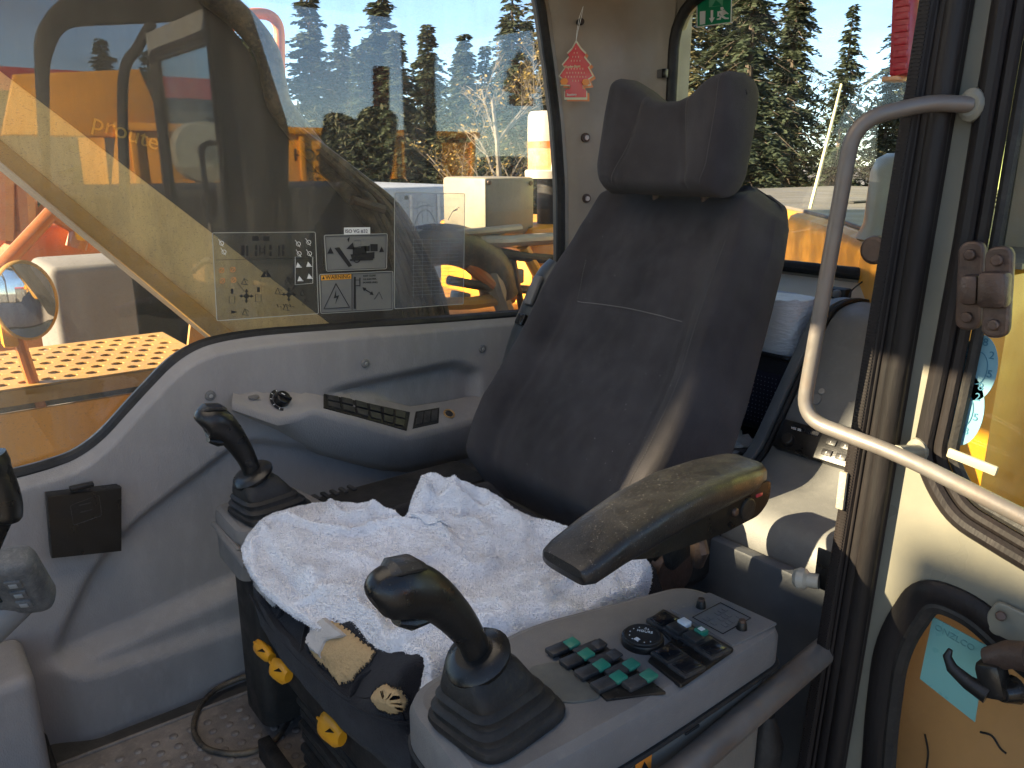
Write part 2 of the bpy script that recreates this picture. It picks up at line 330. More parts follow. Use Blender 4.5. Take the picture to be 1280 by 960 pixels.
# unseen milky panel added in the roof to bring fill light into the cab
hm_ = bpy.data.materials.new('milky fill light plastic'); hm_.use_nodes = True; n = hm_.node_tree.nodes; l = hm_.node_tree.links; n.remove(n['Principled BSDF'])
t1 = n.new('ShaderNodeBsdfTranslucent'); t1.inputs[0].default_value = (.86, .85, .83, 1); t2 = n.new('ShaderNodeBsdfDiffuse'); t2.inputs[0].default_value = (.6, .6, .6, 1); m1 = n.new('ShaderNodeMixShader'); m1.inputs[0].default_value = .15
l.new(t1.outputs[0], m1.inputs[1]); l.new(t2.outputs[0], m1.inputs[2]); l.new(m1.outputs[0], n['Material Output'].inputs[0])
B().add([(x, y, 1.665) for x, y in fill_hatch], [tuple(range(len(fill_hatch)))]).out('fill_light_hatch', hm_, roof, 0)
# --- rear corner pillar
b = B(); rings = []
for k in range(26):
    z = .55+1.08*k/25; e = lerp_tab(EDGE, z)
    sec = [(e, YW+.06), (e-.002, YW+.035), (e+.010, YW+.022), (e+.022, YW+.022), (e+.030, YW+.012), (e+.045, YW-.002), (e+.10, YW-.020), (1.60, 1.565), (1.645, 1.545), (1.675, 1.515), (1.687, 1.495), (1.692, 1.47), (1.76, 1.47), (1.76, YW+.09), (e+.05, YW+.09)]
    rings.append([V((x, y, z)) for x, y in sec])
pil = b.rings(rings).out('cab_rear_pillar', PILLAR, None, 40, kind='structure')
def pil_pt(x, y):       # point on the inner skin of the pillar
    for yy in range(0, 60):
        p = px(x, y, 1, 1.66-yy*.004); e = lerp_tab(EDGE, p.z)
        sk = lerp_tab([(e+.022, YW+.022), (e+.045, YW-.002), (e+.10, YW-.020), (1.60, 1.565), (1.645, 1.545), (1.687, 1.495)], p.x)
        if p.y <= sk: return p
    return p
for p in ((732, 172), (733, 248), (737, 330)):
    q = pil_pt(*p); n_ = V((-.35, -.93, 0)).normalized()
    o = B().cyl(q-n_*.004, q+n_*.004, .012, n=18, bev=.002).out('pillar_bolt', STEEL, pil)
    B().cyl(q+n_*.003, q+n_*.010, .0065, n=6).out('bolt_head', ZINC, o)
# --- rear wall with window
rh = rpoly([(.64, .862), (.64, 1.52), (1.478, 1.50), (1.478, .862)], [.05, .09, .13, .05], 8)
rw = plate('cab_rear_wall', [(.46, .0), (.46, 1.64), (1.62, 1.64), (1.62, .0)], [rh], .04, (XR+.02, 0, 0), (0, 1, 0), (0, 0, 1), PILLAR, bev=.006, kind='structure')
b = B(); b.tube([V((XR+.002, p[0], p[1])) for p in rh], (.015, .013), 10, closed=True).out('window_seal', RUBBER, rw)
RGLASS = glass_mat('rear window glass', (.93, .95, .94), 1.4, .022, (.55, .5, .4), 8, 18)
plate('window_pane', rh, [], .005, (XR+.02, 0, 0), (0, 1, 0), (0, 0, 1), RGLASS, rw, bev=.0005)
# latch tab at the rear window edge
q = px(828, 92, 0, XR-.03)
B().box(q, (.012, .030, .022), None, .003).out('window_latch', PANEL2, rw)
B().cyl(q+V((-.008, -.012, .010)), q+V((-.008, -.012, -.012)), .006, n=10).out('latch_pin', BLACK, rw)
# --- front of the cab, outside the picture: posts, sill, windscreen
fr = B().bx((-.64, .48, -.07), (-.56, .56, 1.62), .01).bx((-.64, 1.60, -.07), (-.56, 1.70, 1.62), .01).bx((-.64, .56, -.07), (-.58, 1.6, .12), .01).out('cab_front_frame', PILLAR, kind='structure')
CLEAR = glass_mat('clear glass', (.93, .95, .94), 1.45, .05, (.55, .5, .4), 4, 12)
B().bx((-.607, .565, .12), (-.602, 1.595, 1.60)).out('windscreen', CLEAR, fr, 0)
# --- door opening post with its rubber seals (left side of the cab)
def post(name, x, t0, t1, b0, b1, m, thick, parent=None, bev=.004, **k):
    """upright strip between two slanting edges, x = its plane"""
    A, C = px(t0, 0, 0, x), px(t1, 0, 0, x); D, E_ = px(b0, 960, 0, x), px(b1, 960, 0, x)
    def ext(p, q): d = p-q; return p+d*((1.62-p.z)/d.z), q-d*((q.z+.02)/d.z)
    A, D = ext(A, D); C, E_ = ext(C, E_)
    n_ = 14; bb = B(); rr = []
    for i in range(n_+1):
        t = i/n_; p, q = A.lerp(D, t), C.lerp(E_, t); d = (q-p).normalized()
        rr.append([p+V((bev, 0, 0)), p+d*bev, q-d*bev, q+V((bev, 0, 0)), q+V((thick, 0, 0)), p+V((thick, 0, 0))])
    return bb.rings(rr).out(name, m, parent, 35, **k)
dp = post('door_post', .985, 1150, 1209, 1003, 1050, mat('door post black paint', (.018, .014, .0145), .5, var=.2, dust=.2, dcol=(.06, .04, .04), ds=6, streak=6, bump=.05, spec=.25), .05, kind='structure')
# ribbed edge trim: flat rubber strip with fine moulded ribs
A, D = px(1160, 0, 0, .972), px(1004, 960, 0, .972); d = A-D; A2 = A+d*((1.6-A.z)/d.z); D2 = D-d*(D.z/d.z)
bb = B(); bb.tube([A2, D2], (.010, .006), 10, flat=(0, 1, 0))
nr = 380
for i in range(nr):
    p = A2.lerp(D2, (i+.5)/nr); bb.box(p+V((-.0056, 0, 0)), (.0016, .0120, .0022), None, 0)
bb.out('ribbed_edge_trim', SEAL, dp, 0)
for t_, b_, r_, x_ in ((1172, 1016, .0026, .975), (1181, 1026, (.008, .005), .98), (1197, 1042, (.013, .013), .985)):
    A, D = px(t_, 0, 0, x_), px(b_, 960, 0, x_); d = A-D
    B().tube([A+d*((1.6-A.z)/d.z), D-d*(D.z/d.z)], r_, 14, flat=(0, 1, 0)).out('seal_lip', SEAL, dp)
# strip of worn tape on the trim
A, D = px(1056, 590, 0, .962), px(1049, 636, 0, .962)
B().box((A+D)/2, (.006, .011, (A-D).length), None, .002).out('worn_tape', mat('worn pale tape', (.3, .27, .2), .8, bump=.4, bs=300, dust=.3), dp)
# yellow body bracket with bolts seen below the post
yb = B(); a = px(1035, 840, 0, 1.03); c = px(1036, 985, 0, 1.03)
yb.box((a+c)/2+V((0, -.012, 0)), (.012, .05, (a-c).length), None, .003)
yb = yb.out('hinge_bracket', YPAINT, None, 35, label='yellow bolted bracket at the foot of the door post', cat='bracket')
for p in ((1033, 893), (1030, 930)):
    q = px(*p, 0, 1.02); B().cyl(q, q-V((.014, 0, 0)), .009, n=6).out('bolt', YPAINT, yb)

# ================================================================== DOOR, swung wide open
DX = 1.0
dr = thing('cab_door', (DX, .43, .0), 'grey cab door standing open at the right with two rubber-framed windows', 'door')
def yz(x, y): p = px(x, y, 0, DX); return (p.y, p.z)
hinge_top, hinge_bot = yz(1212, 0), yz(1046, 960)
def hy(z): return hinge_top[0]+(hinge_bot[0]-hinge_top[0])*(hinge_top[1]-z)/(hinge_top[1]-hinge_bot[1])
outer = [(hy(-.1), -.1), (-.35, -.1), (-.35, 1.60), (hy(1.6), 1.60)]
up = [yz(1212, 20), yz(1194, 300), yz(1172, 470)]
uw = [(yz(1253, 0)[0]-.004, 1.52), yz(1205, 300), yz(1171, 480), yz(1153, 565), yz(1166, 604), yz(1193, 648), yz(1285, 704), (.10, .60), (-.29, .60), (-.29, 1.52)]
uw = rpoly(uw, [.05, .02, .05, .05, .05, .05, .05, .02, .08, .05], 5)
lw = rpoly([yz(1085, 1000), yz(1092, 900), yz(1104, 800), yz(1150, 730), yz(1215, 752), yz(1290, 820), (.02, .45), (-.29, .40), (-.29, .02), (.40, .02)], [.02, .03, .06, .06, .05, .02, .03, .05, .05, .06], 6)
plate('door_panel', outer, [uw, lw], .034, (DX+.02, 0, 0), (0, 1, 0), (0, 0, 1), DOORP, dr, bev=.006)
def frame3(poly, x): return [V((x, p[0], p[1])) for p in poly]
def shrink(poly, k):
    c = [sum(p[i] for p in poly)/len(poly) for i in (0, 1)]; out = []; n = len(poly)
    for i in range(n):
        a, e = V(poly[i-2]), V(poly[(i+2) % n]); t = (e-a).normalized(); q = V((-t.y, t.x)); p = V(poly[i])
        if (V(c)-p).dot(q) < 0: q = -q
        out.append(tuple(p+q*k))
    return out
s1 = B().tube(frame3(uw, DX), (.013, .011), 10, closed=True).out('window_seal', SEAL, dr)
B().tube(frame3(shrink(uw, .017), DX+.004), (.009, .008), 8, closed=True).out('seal_lip', SEAL, s1)
B().tube(frame3(shrink(uw, .031), DX+.010), (.008, .007), 8, closed=True).out('seal_lip', RUBBER, s1)
s2 = B().tube(frame3(shrink(lw, .004), DX+.001), (.010, .017), 10, closed=True, flat=(1, 0, 0)).out('window_seal', SEAL, dr)
B().tube(frame3(shrink(lw, .022), DX+.004), (.010, .012), 8, closed=True, flat=(1, 0, 0)).out('seal_lip', RUBBER, s2)
plate('window_pane', uw, [], .005, (DX+.018, 0, 0), (0, 1, 0), (0, 0, 1), glass_mat('door window glass', (.93, .96, .93), 1.45, .05, (.6, .56, .42), 3, 16), dr, bev=.0005)
plate('window_pane', shrink(lw, .01), [], .005, (DX+.018, 0, 0), (0, 1, 0), (0, 0, 1), glass_mat('lower door glass', (.95, .95, .93), 1.35, .05, (.5, .42, .3), 2, 14), dr, bev=.0005)
# teal sheet stuck on the lower pane
TEAL = mat('teal plastic sheet', (.16, .38, .36), .35, var=.05, vs=12, bump=.03, bs=80, dust=.1, ds=9)
tp = [yz(1160, 775), yz(1228, 812), yz(1213, 908), yz(1144, 853)]
plate('teal_sticker', tp, [], .002, (DX+.0135, 0, 0), (0, 1, 0), (0, 0, 1), TEAL, dr, bev=.0003)
o_ = yz(1162, 790); e_ = yz(1200, 812); dxy = V((0, e_[0]-o_[0], e_[1]-o_[1])).normalized()
lettering('sticker_lettering', 'ONZLCO', .012, (DX+.0118, o_[0], o_[1]), dxy, V((0, -dxy.z, dxy.y))*-1, mat('faded teal print', (.10, .26, .26), .5, bump=0), dr)
# lower door latch handle: black hook lever on a boss
hb = B(); c = px(1245, 832, 0, .955)
hb.tube([px(1188, 812, 0, .945), px(1184, 820, 0, .943), px(1190, 835, 0, .94), px(1210, 853, 0, .938), px(1235, 868, 0, .94)], [(.003, .003), (.006, .005), (.008, .007), (.010, .009), (.012, .012)], 12)
hb.box(px(1242, 848, 0, .95), (.030, .030, .044), Matrix.Rotation(R(-20), 3, 'X'), .008)
hd = hb.out('latch_lever', BLACK, dr)
lb = B(); lb.tube([px(1236, 824, 0, .955), px(1262, 818, 0, .955), px(1290, 822, 0, .95)], [.014, .016, .018], 16)
lb.out('latch_boss', STEEL, dr)
lk = B(); lk.cyl(px(1268, 862, 0, .965), px(1250, 866, 0, .945), .017, .012, 16, bev=.004); lk.out('latch_knob', BLACK, dr)
# stamped plate with a stud above the latch
q = px(1258, 772, 0, DX-.006); pt = rpoly([yz(1236, 765), yz(1250, 748), yz(1300, 772), yz(1300, 812), yz(1240, 788)], .008, 4)
plate('strike_plate', pt, [], .006, (DX-.006, 0, 0), (0, 1, 0), (0, 0, 1), DOORP, dr, bev=.002)
B().cyl(px(1251, 770, 0, DX-.008), px(1251, 770, 0, DX-.022), .006, n=12, bev=.002).out('stud', STEEL, dr)
# glass hinge: two rounded plates and knuckles
for (x0, y0, dx_) in ((1215, 357, .972), (1249, 365, .962)):
    q = px(x0, y0, 0, dx_); hb = B()
    pl = rpoly([(-.014, -.050), (.014, -.050), (.014, .050), (-.014, .050)], .0135, 6)
    hb.prism(pl, q, (0, 1, -.14), (0, .10, 1), (-1, 0, 0), .008, .003); h1 = hb.out('hinge_leaf', STEEL, dr)
    for dz in (-.035, .035): B().cyl(q+V((-.008, .10*dz, dz)), q+V((-.013, .10*dz, dz)), .0065, n=10, bev=.002).out('rivet', STEEL, h1)
q = px(1214, 362, 0, .958); B().box(q, (.020, .020, .034), Matrix.Rotation(R(-6), 3, 'X'), .006).out('hinge_knuckle', STEEL, dr)
q = px(1243, 362, 0, .950); B().box(q, (.022, .030, .040), Matrix.Rotation(R(-6), 3, 'X'), .006).out('hinge_knuckle', STEEL, dr)
# round dial stickers on the upper pane
BLU = mat('pale blue sticker', (.13, .27, .33), .5, var=.05, bump=0); BLD = mat('dark blue print', (.03, .13, .2), .6, bump=0)
for (cx, cy_, rr_) in ((1222, 460, .030), (1203, 512, .034)):
    c = px(cx, cy_, 0, DX+.013); pl = [(c.y+rr_*.72*math.cos(a*PI/16), c.z+rr_*1.35*math.sin(a*PI/16)) for a in range(32)]
    st = plate('dial_sticker', pl, [], .001, (DX+.0135, 0, 0), (0, 1, 0), (0, 0, 1), BLU, dr, bev=.0002)
    for k in range(8):
        a = k*PI/4+.3; q = V((DX+.0125, c.y+rr_*.50*math.cos(a), c.z+rr_*.98*math.sin(a)))
        lettering('sticker_numeral', str((k*3+1) % 9+1), .013, q, (0, -1, 0), (0, 0, 1), BLD, st, align='CENTER')
    bb = B(); bb.tube([V((DX+.0125, c.y+rr_*.36*math.cos(a*PI/12), c.z+rr_*.66*math.sin(a*PI/12))) for a in range(24)], .0006, 4, closed=True); bb.out('sticker_ring', BLD, st, 0)
# grab rail of the door: bent tube with two welded flanges
gx = .90
P = [px(1212, 131, 0, .985), px(1165, 128, 0, .95), px(1068, 150, 0, gx), px(1002, 522, 0, gx), px(1128, 570, 0, .905), px(1330, 672, 0, .93), (.96, .10, .70), (.985, .02, .68)]
rail = B().tube(fillet(P, .035, 8), .0092, 14).out('grab_rail', BARE, dr)
B().tube([px(1120, 567, 0, .905), px(1140, 566, 0, .965), px(1148, 566, 0, .99)], [.010, .010, .011], 12).out('rail_bracket', DOORP, rail)
for p, x in (((1213, 131), .985), ((1144, 566), .985)):
    q = px(*p, 0, x); B().tube([q+V((.012, 0, 0)), q, q-V((.004, 0, 0))], [(.014, .019), (.0135, .018), (.011, .012)], 18, flat=(0, 1, 0)).out('rail_flange', DOORP, rail)
# pull rod of the door wedged in the gap, pale strip
B().box(px(1215, 577, 0, .992), (.006, .058, .012), Matrix.Rotation(R(8), 3, 'X'), .002).out('wiper_rod', mat('cream plastic', (.34, .31, .22), .5), dr)
# lower handrail of the cab outside, grey tube
hr = B().tube([px(560, 1190, 1, .47), px(852, 965, 1, .49), px(1003, 836, 1, .51), px(1042, 803, 1, .515)], .0185, 16)
hr.out('step_handrail', BARE, None, 35, label='worn grey tube handrail low beside the left console', cat='handrail')
# white knob on a small plate at the door post
kn = thing('latch_knob', px(1010, 722, 0, .99), 'small cream plastic knob on a dark plate beside the door post', 'knob')
a = px(1006, 722, 0, .99)
B().box(px(1029, 712, 0, .995), (.004, .022, .062), None, .001).out('plate', BLACK, kn)
CREAM = mat('cream knob plastic', (.40, .36, .29), .3, var=.08, bump=.03)
B().tube([px(1024, 727, 0, .99), px(1010, 725, 0, .985)], .011, 14).out('stem', CREAM, kn)
B().tube([px(1011, 725, 0, .985), px(1007, 724, 0, .984), px(1000, 723, 0, .982), px(995, 722, 0, .982), px(992, 722, 0, .981)], [.010, .015, .0165, .013, .004], 16).out('knob', CREAM, kn)
# red moulded lamp hanging behind the post
rl = thing('red_lamp', px(1130, 50, 0, 1.45), 'red ribbed plastic box hanging at the rear window beside the door post', 'lamp')
q = px(1134, 30, 0, 1.45)
B().box(q, (.05, .034, .17), Matrix.Rotation(R(-5), 3, 'X'), .006).out('housing', RED, rl)
for k in range(8): B().box(q+V((-.024, -.006+.0017*k-.003, -.07+.02*k)), (.008, .024, .012), None, .002).out('rib', RED, rl)
B().box(q+V((0, .008, -.088)), (.045, .03, .008), None, .002).out('lens', mat('amber lens', (.75, .4, .2), .3, bump=0), rl)

# ================================================================== SEAT
SY = 1.04
seat = thing('operator_seat', (.70, SY, 0), 'worn charcoal fabric operator seat with headrest and torn cushion', 'seat')
LEAN = R(28.1); P0 = V((.915, SY+.014, .45)); UPV = V((math.sin(LEAN), 0, math.cos(LEAN))); FWV = V((-math.cos(LEAN), 0, math.sin(LEAN))); YV = V((0, 1, 0))
def bk(a, h, d): return P0+YV*a+UPV*h+FWV*d
WB = [(0, .232), (.06, .256), (.18, .268), (.32, .258), (.46, .240), (.59, .220), (.66, .203), (.70, .178), (.72, .14)]
def wid(h): return lerp_tab(WB, h)
def cush_front(a, h):
    """front skin of the backrest, distance ahead of its plane"""
    w_ = wid(h); u = abs(a)/w_
    y = .022*math.sin(PI*min(1, max(0, h/.5)))**2*0+.0
    lum = .030*math.exp(-((h-.12)/.13)**2)                            # lumbar swell
    bol = .034*sstep(.55, .82, u)*(1-sstep(.42, .62, h)*.55)          # side bolsters
    groove = -.007*math.exp(-((u-.66)/.035)**2)*(1-sstep(.36, .5, h))
    seam = -.004*math.exp(-((h-.425)/.006)**2)*(1-sstep(.5, .62, u))
    edge = -.075*sstep(.86, 1.0, u)**2
    top = -.075*sstep(.645, .72, h)**1.6; bot = -.07*(1-sstep(-.01, .075, h))**1.5
    return max(-.095, y+lum+bol+groove+seam+edge+top+bot*1.0+.003*noise.noise((a*14, h*9, 3))+.0016*noise.noise((a*40, h*30, 8)))
NA, NH = 96, 120; vs = []; fs = []
for j in range(NH+1):
    h = -.005+.725*j/NH; w_ = wid(h)
    for i in range(NA+1):
        s_ = -1+2*i/NA; a = w_*math.sin(s_*PI/2) if False else w_*s_
        vs.append(bk(a, h, cush_front(a, h)))
for j in range(NH):
    for i in range(NA): fs.append((j*(NA+1)+i, j*(NA+1)+i+1, (j+1)*(NA+1)+i+1, (j+1)*(NA+1)+i))
b = B().add(vs, fs)
# sides and rear shell: loops from the rim of the front skin to the back
rim = [(0+i, 0) for i in range(NA)]+[(NA, j) for j in range(NH)]+[(NA-i, NH) for i in range(NA)]+[(0, NH-j) for j in range(NH)]
loops = []
for dep, sc in ((0, 1.0), (-.020, 1.012), (-.05, 1.015), (-.085, 1.0), (-.105, .96), (-.112, .88)):
    lp = []
    for i, j in rim:
        h = -.005+.725*j/NH; a = wid(h)*(-1+2*i/NA); hc = .33; d0 = cush_front(a, h)
        fd = -dep/.112; lp.append(bk(a*sc, hc+(h-hc)*(1+(sc-1)*.6), d0*(1-fd)-.125*fd))
    loops.append(lp)
b.rings(loops, cap=False); b.add(loops[-1], [tuple(range(len(rim)))])
backrest = b.out('backrest', FABRIC, seat, 60)
# stitched seams as thread dashes
THREAD = mat('grey thread', (.10, .095, .09), .9, var=.2, bump=0)
def stitch(path, n, name='stitching', par=backrest, ln=.5):
    bb = B()
    for k in range(n):
        p = path((k+.0)/n); q = path((k+ln)/n); bb.tube([p, (p+q)/2+FWV*.0003, q], .0007, 5)
    return bb.out(name, THREAD, par, 0)
st_ = stitch(lambda t: bk(-.137+.275*t, .425+.006*math.sin(t*PI), cush_front(-.137+.275*t, .425)+.0022), 46, ln=.72); st_.data.materials.clear(); st_.data.materials.append(mat('pale seam thread', (.24, .23, .22), .9, bump=0))
stitch(lambda t: bk(-wid(.06+.52*t)*.80, .06+.52*t, cush_front(-wid(.06+.52*t)*.80, .06+.52*t)+.001), 110, ln=.42)
stitch(lambda t: bk(.138+.012*t, .425+.09*t, cush_front(.138+.012*t, .425+.09*t)+.001), 16, ln=.4)
def lint(par, fn, n):
    bb = B()
    for _ in range(n):
        p = fn(); d = V((random.uniform(-1, 1), random.uniform(-1, 1), random.uniform(-1, 1)))*random.uniform(.0006, .002); bb.tube([p, p+d], .00025, 3)
    bb.out('lint', mat('lint', (.5, .49, .47), .9, bump=0), par, 0, kind='stuff')
def lf():
    a = random.uniform(-.2, .2); h = random.uniform(.05, .6); return bk(a, h, cush_front(a, h)+.0008)
lint(backrest, lf, 34)
# --- headrest: saddle-shaped top, near upright
HC = V((1.176, SY-.012, 1.040)); HL = R(10); HU = V((math.sin(HL), 0, math.cos(HL))); HF = V((-math.cos(HL), 0, math.sin(HL)))
def hrp(a, h, d): return HC+YV*a+HU*h+HF*d
HW = .152
def htop(a): u = a/HW; return .168+.046*sstep(.10, .88, abs(u))-.034*sstep(.90, 1.0, abs(u))+.004*u
b = B(); NA2, NH2 = 64, 44; fr_, bk_ = [], []
def hskin(a, t, side):
    u = abs(a)/HW; hh = htop(a)*t; wS = 1-.10*(1-sstep(0, .25, t))-.03*sstep(.6, 1, t)
    rnd = max(0, 1-(max(0, abs(2*t-1)-.72)/.28)**2.2)**.5; rx = max(0, 1-(max(0, u-.80)/.20)**2.2)**.5; th = rnd*rx
    bol = .012*sstep(.40, .66, u); gr = -.005*math.exp(-((u-(.36+.30*(1-t)**2))/.03)**2)*(1 if side > 0 else 0)
    return hrp(a*wS, hh, (.045+bol+gr)*th if side > 0 else -.060*th)
for side in (1, -1):
    vs = [hskin(HW*(-1+2*i/NA2), j/NH2, side) for j in range(NH2+1) for i in range(NA2+1)]
    fs = [(j*(NA2+1)+i, j*(NA2+1)+i+1, (j+1)*(NA2+1)+i+1, (j+1)*(NA2+1)+i) for j in range(NH2) for i in range(NA2)]
    b.add(vs, fs)
me_b = b
bm = bmesh.new(); me = bpy.data.meshes.new('t'); me.from_pydata(b.v, [], b.f); bm.from_mesh(me); bmesh.ops.remove_doubles(bm, verts=bm.verts[:], dist=.0004)
b = B().bm(bm); headrest = b.out('headrest', FABRIC, seat, 70)
for sg in (1, -1):
    stitch(lambda t: hskin(sg*HW*(.36+.30*(1-t)**2), .05+.93*t, 1)+HF*.0006, 60, par=headrest, ln=.5)
stitch(lambda t: hskin(-HW*.86, .08+.86*t, 1)+HF*.0008, 60, par=headrest, ln=.45)
for sg in (-.06, .06): B().cyl(hrp(sg, .03, -.035), bk(sg, .6, -.085), .007, n=10).out('headrest_post', STEEL, headrest)
# --- cushion
CX0, CX1, CW = .398, .90, .252; SYC = .995
def cz(x, y):
    u = (y-SYC)/CW; v = (x-CX0)/(CX1-CX0)
    return .468-.012*v+.020*sstep(.55, .9, abs(u))-.055*sstep(.90, 1.0, abs(u))-.055*(1-sstep(0, .12, v))**1.7
b = B(); NXc, NYc = 50, 50; vs = []; fs = []
def cxy(i, j):
    v = i/NXc; u = -1+2*j/NYc; x = CX0+(CX1-CX0)*v+.030*(abs(u)**3)*(1-v)**2; return x, SYC+CW*u
for i in range(NXc+1):
    for j in range(NYc+1):
        x, y = cxy(i, j); vs.append((x, y, cz(x, y)+.004*noise.noise((x*18, y*18, 0))))
for i in range(NXc):
    for j in range(NYc): fs.append((i*(NYc+1)+j, (i+1)*(NYc+1)+j, (i+1)*(NYc+1)+j+1, i*(NYc+1)+j+1))
b.add(vs, fs); rimc = [(0, j) for j in range(NYc)]+[(i, NYc) for i in range(NXc)]+[(NXc, NYc-j) for j in range(NYc)]+[(NXc-i, 0) for i in range(NXc)]
loops = []
for k, (dz, off) in enumerate(((0, 0), (-.025, .010), (-.055, .012), (-.08, .008), (-.105, -.004), (-.115, -.03))):
    lp = []
    for i, j in rimc:
        x, y = cxy(i, j); zz = cz(x, y); c = V((CX0+.26, SYC)); dd = (V((x, y))-c).normalized()
        jit = .004*noise.noise((x*25, y*25, k*.7))
        lp.append(V((x+dd.x*(off+jit), y+dd.y*(off+jit), (zz if k == 0 else .44)+dz)))
    loops.append(lp)
b.rings(loops, cap=False).add(loops[-1], [tuple(range(len(rimc)))])
cushion = b.out('cushion', FABRIC2, seat, 60)
# torn places: foam showing through ragged openings along the front roll
from mathutils.bvhtree import BVHTree
def skin(bvh):
    def f(x, y):
        d_ = (px(x, y, 0, .9)-cam.location).normalized(); h = bvh.ray_cast(cam.location, d_); return (h[0], h[1]) if h[0] else (px(x, y, 0, CX0), -d_)
    return f
CB = skin(BVHTree.FromPolygons([tuple(v.co) for v in cushion.data.vertices], [tuple(p.vertices) for p in cushion.data.polygons]))
def patch(poly, m, name, par, lift=.003, bulge=.004, seed=0, fray=True):
    """piece lying on the cushion skin inside a ragged outline"""
    rnd = random.Random(seed); q = []
    for i in range(len(poly)):
        a, c = V(poly[i]), V(poly[(i+1) % len(poly)])
        for k in range(6): q.append(a.lerp(c, k/6)+V((rnd.uniform(-1, 1), rnd.uniform(-1, 1)))*.9)
    cx = sum(p.x for p in q)/len(q); cy_ = sum(p.y for p in q)/len(q); n = len(q); vs2 = []; K = 6
    for k in range(K):
        f = 1-k/K
        for p in q:
            h, nn = CB(cx+(p.x-cx)*f, cy_+(p.y-cy_)*f); nn = nn if nn.dot(h-cam.location) < 0 else -nn
            vs2.append(h+nn*(lift+bulge*(1-f*f)+(.0022*noise.noise(h*55) if 0 < k else -lift)))
    b = B().add(vs2, [(k*n+i, k*n+(i+1) % n, (k+1)*n+(i+1) % n, (k+1)*n+i) for k in range(K-1) for i in range(n)]+[tuple((K-1)*n+i for i in range(n))]); o = b.out(name, m, par, 60)
    if fray:
        fb = B()
        for i in range(n*3):
            p = V(vs2[i % n]); d = (V(vs2[(i % n)+n])-p).normalized()*rnd.uniform(.0005, .0032); u_ = (cam.location-p).normalized()
            fb.tube([p-d*.5, p+d*.4+u_*.004+V((0, rnd.uniform(-.003, .003), rnd.uniform(-.003, .003))), p+d+u_*.004], .0006, 3)
        fb.out('frayed_edge', FABRIC2, o, 0, kind='stuff')
    return o
f1 = patch([(311, 714), (330, 722), (366, 741), (352, 756), (342, 760), (328, 746), (316, 731)], LINING, 'exposed_lining', cushion, seed=1)
f2 = patch([(388, 800), (394, 780), (412, 770), (440, 790), (470, 815), (462, 828), (447, 842), (440, 853), (424, 856), (411, 840), (398, 829), (386, 815)], FOAM, 'exposed_foam', cushion, seed=2, bulge=.007)
f3 = patch([(464, 872), (470, 860), (482, 855), (500, 860), (511, 875), (505, 890), (488, 894), (472, 886)], FOAM, 'exposed_foam', cushion, seed=3, bulge=.006)
patch([(388, 800), (395, 781), (410, 772), (440, 796), (416, 803), (404, 828), (388, 814)], LINING, 'lining_flap', f2, .012, .001, 4, False)
for pts in ([(362, 745), (350, 770), (338, 800)], [(372, 752), (385, 770), (380, 800), (374, 818)], [(464, 838), (450, 850), (437, 872)], [(362, 748), (378, 756), (396, 765)]):
    P_ = smooth_path([CB(*p)[0] for p in pts], 5); n = len(P_)
    B().tube(P_, [(.0025*math.sin(PI*(i+.3)/(n-.4))+.001, .005*math.sin(PI*(i+.3)/(n-.4))+.001) for i in range(n)], 8).out('cover_fold', FABRIC2, cushion, 60)
# piping seam round the front of the cover
P_ = smooth_path([CB(x, y)[0] for x, y in ((312, 742), (330, 772), (360, 810), (400, 850), (450, 886), (500, 903), (540, 897))], 5)
B().tube(P_, .0022, 6).out('piping', FABRIC2, cushion, 60)
# --- base, suspension and amber levers
base = B().bx((.47, SYC-.21, 0.0), (.95, SYC+.21, .16), .02).bx((.445, SYC-.22, .20), (.93, SYC+.22, .335), .02).out('seat_base', RUBBER, seat)
for k in range(7): B().bx((.455+.004*(k % 2), SYC-.20, .022+k*.025), (.96, SYC+.20, .04+k*.025), .008).out('bellows_fold', RUBBER, base)
B().bx((.455, SYC-.285, .175), (.90, SYC-.222, .30), .02).out('side_cover', BLACK, seat)
for (x0, y0, x1, y1, w_) in ((340, 822, 320, 806, .014), (361, 846, 340, 832, .018), (428, 924, 400, 902, .020)):
    a, c = px(x0, y0, 2, .268), px(x1, y1, 2, .262); lv = B()
    d = (c-a); n_ = d.normalized(); lv.tube([a, a+d*.25, a+d*.7, a+d*.92, c], [(w_*.55, .008), (w_, .010), (w_, .010), (w_*.9, .008), (w_*.5, .004)], 12, flat=(0, 1, .2))
    o = lv.out('adjust_lever', YLEV, seat)
    for k in range(4):
        p = a+d*(.42+k*.14)+V((-.0045, 0, .0075)); B().box(p, (.004, w_*1.3, .004), None, .0015).out('grip_rib', YLEV, o)
    B().prism([(-.006, 0), (.006, 0), (0, .011)], a+d*.28+V((-.006, 0, .0088)), (0, 1, 0), (-1, 0, .3), (0, 0, 1), .0012).out('arrow_mark', INK, o, 0)
# --- near armrest (left), upper shell, lower carrier with screw covers
ap = [(.558, .612, .032, .006), (.562, .613, .038, .012), (.578, .615, .042, .0165), (.63, .620, .044, .020), (.70, .627, .047, .024), (.78, .633, .047, .025), (.86, .637, .045, .023), (.915, .639, .042, .020), (.935, .640, .039, .017), (.942, .640, .03, .010)]
zt = [(.55, .660), (.585, .670), (.65, .685), (.74, .696), (.82, .698), (.95, .686)]
rr = []
for x, y, hw, hh in ap:
    z = lerp_tab(zt, x)-hh*.9; n = 28; ring = []
    for k in range(n):
        a = 2*PI*k/n; ca, sa = math.cos(a), math.sin(a); e = .40
        ring.append(V((x-.010*sa*0, y+hw*abs(ca)**e*(1 if ca >= 0 else -1), z+hh*abs(sa)**(.62)*(1 if sa >= 0 else -1))))
    rr.append(ring)
ar = B().rings(rr).out('armrest', VINYL, seat, 50)
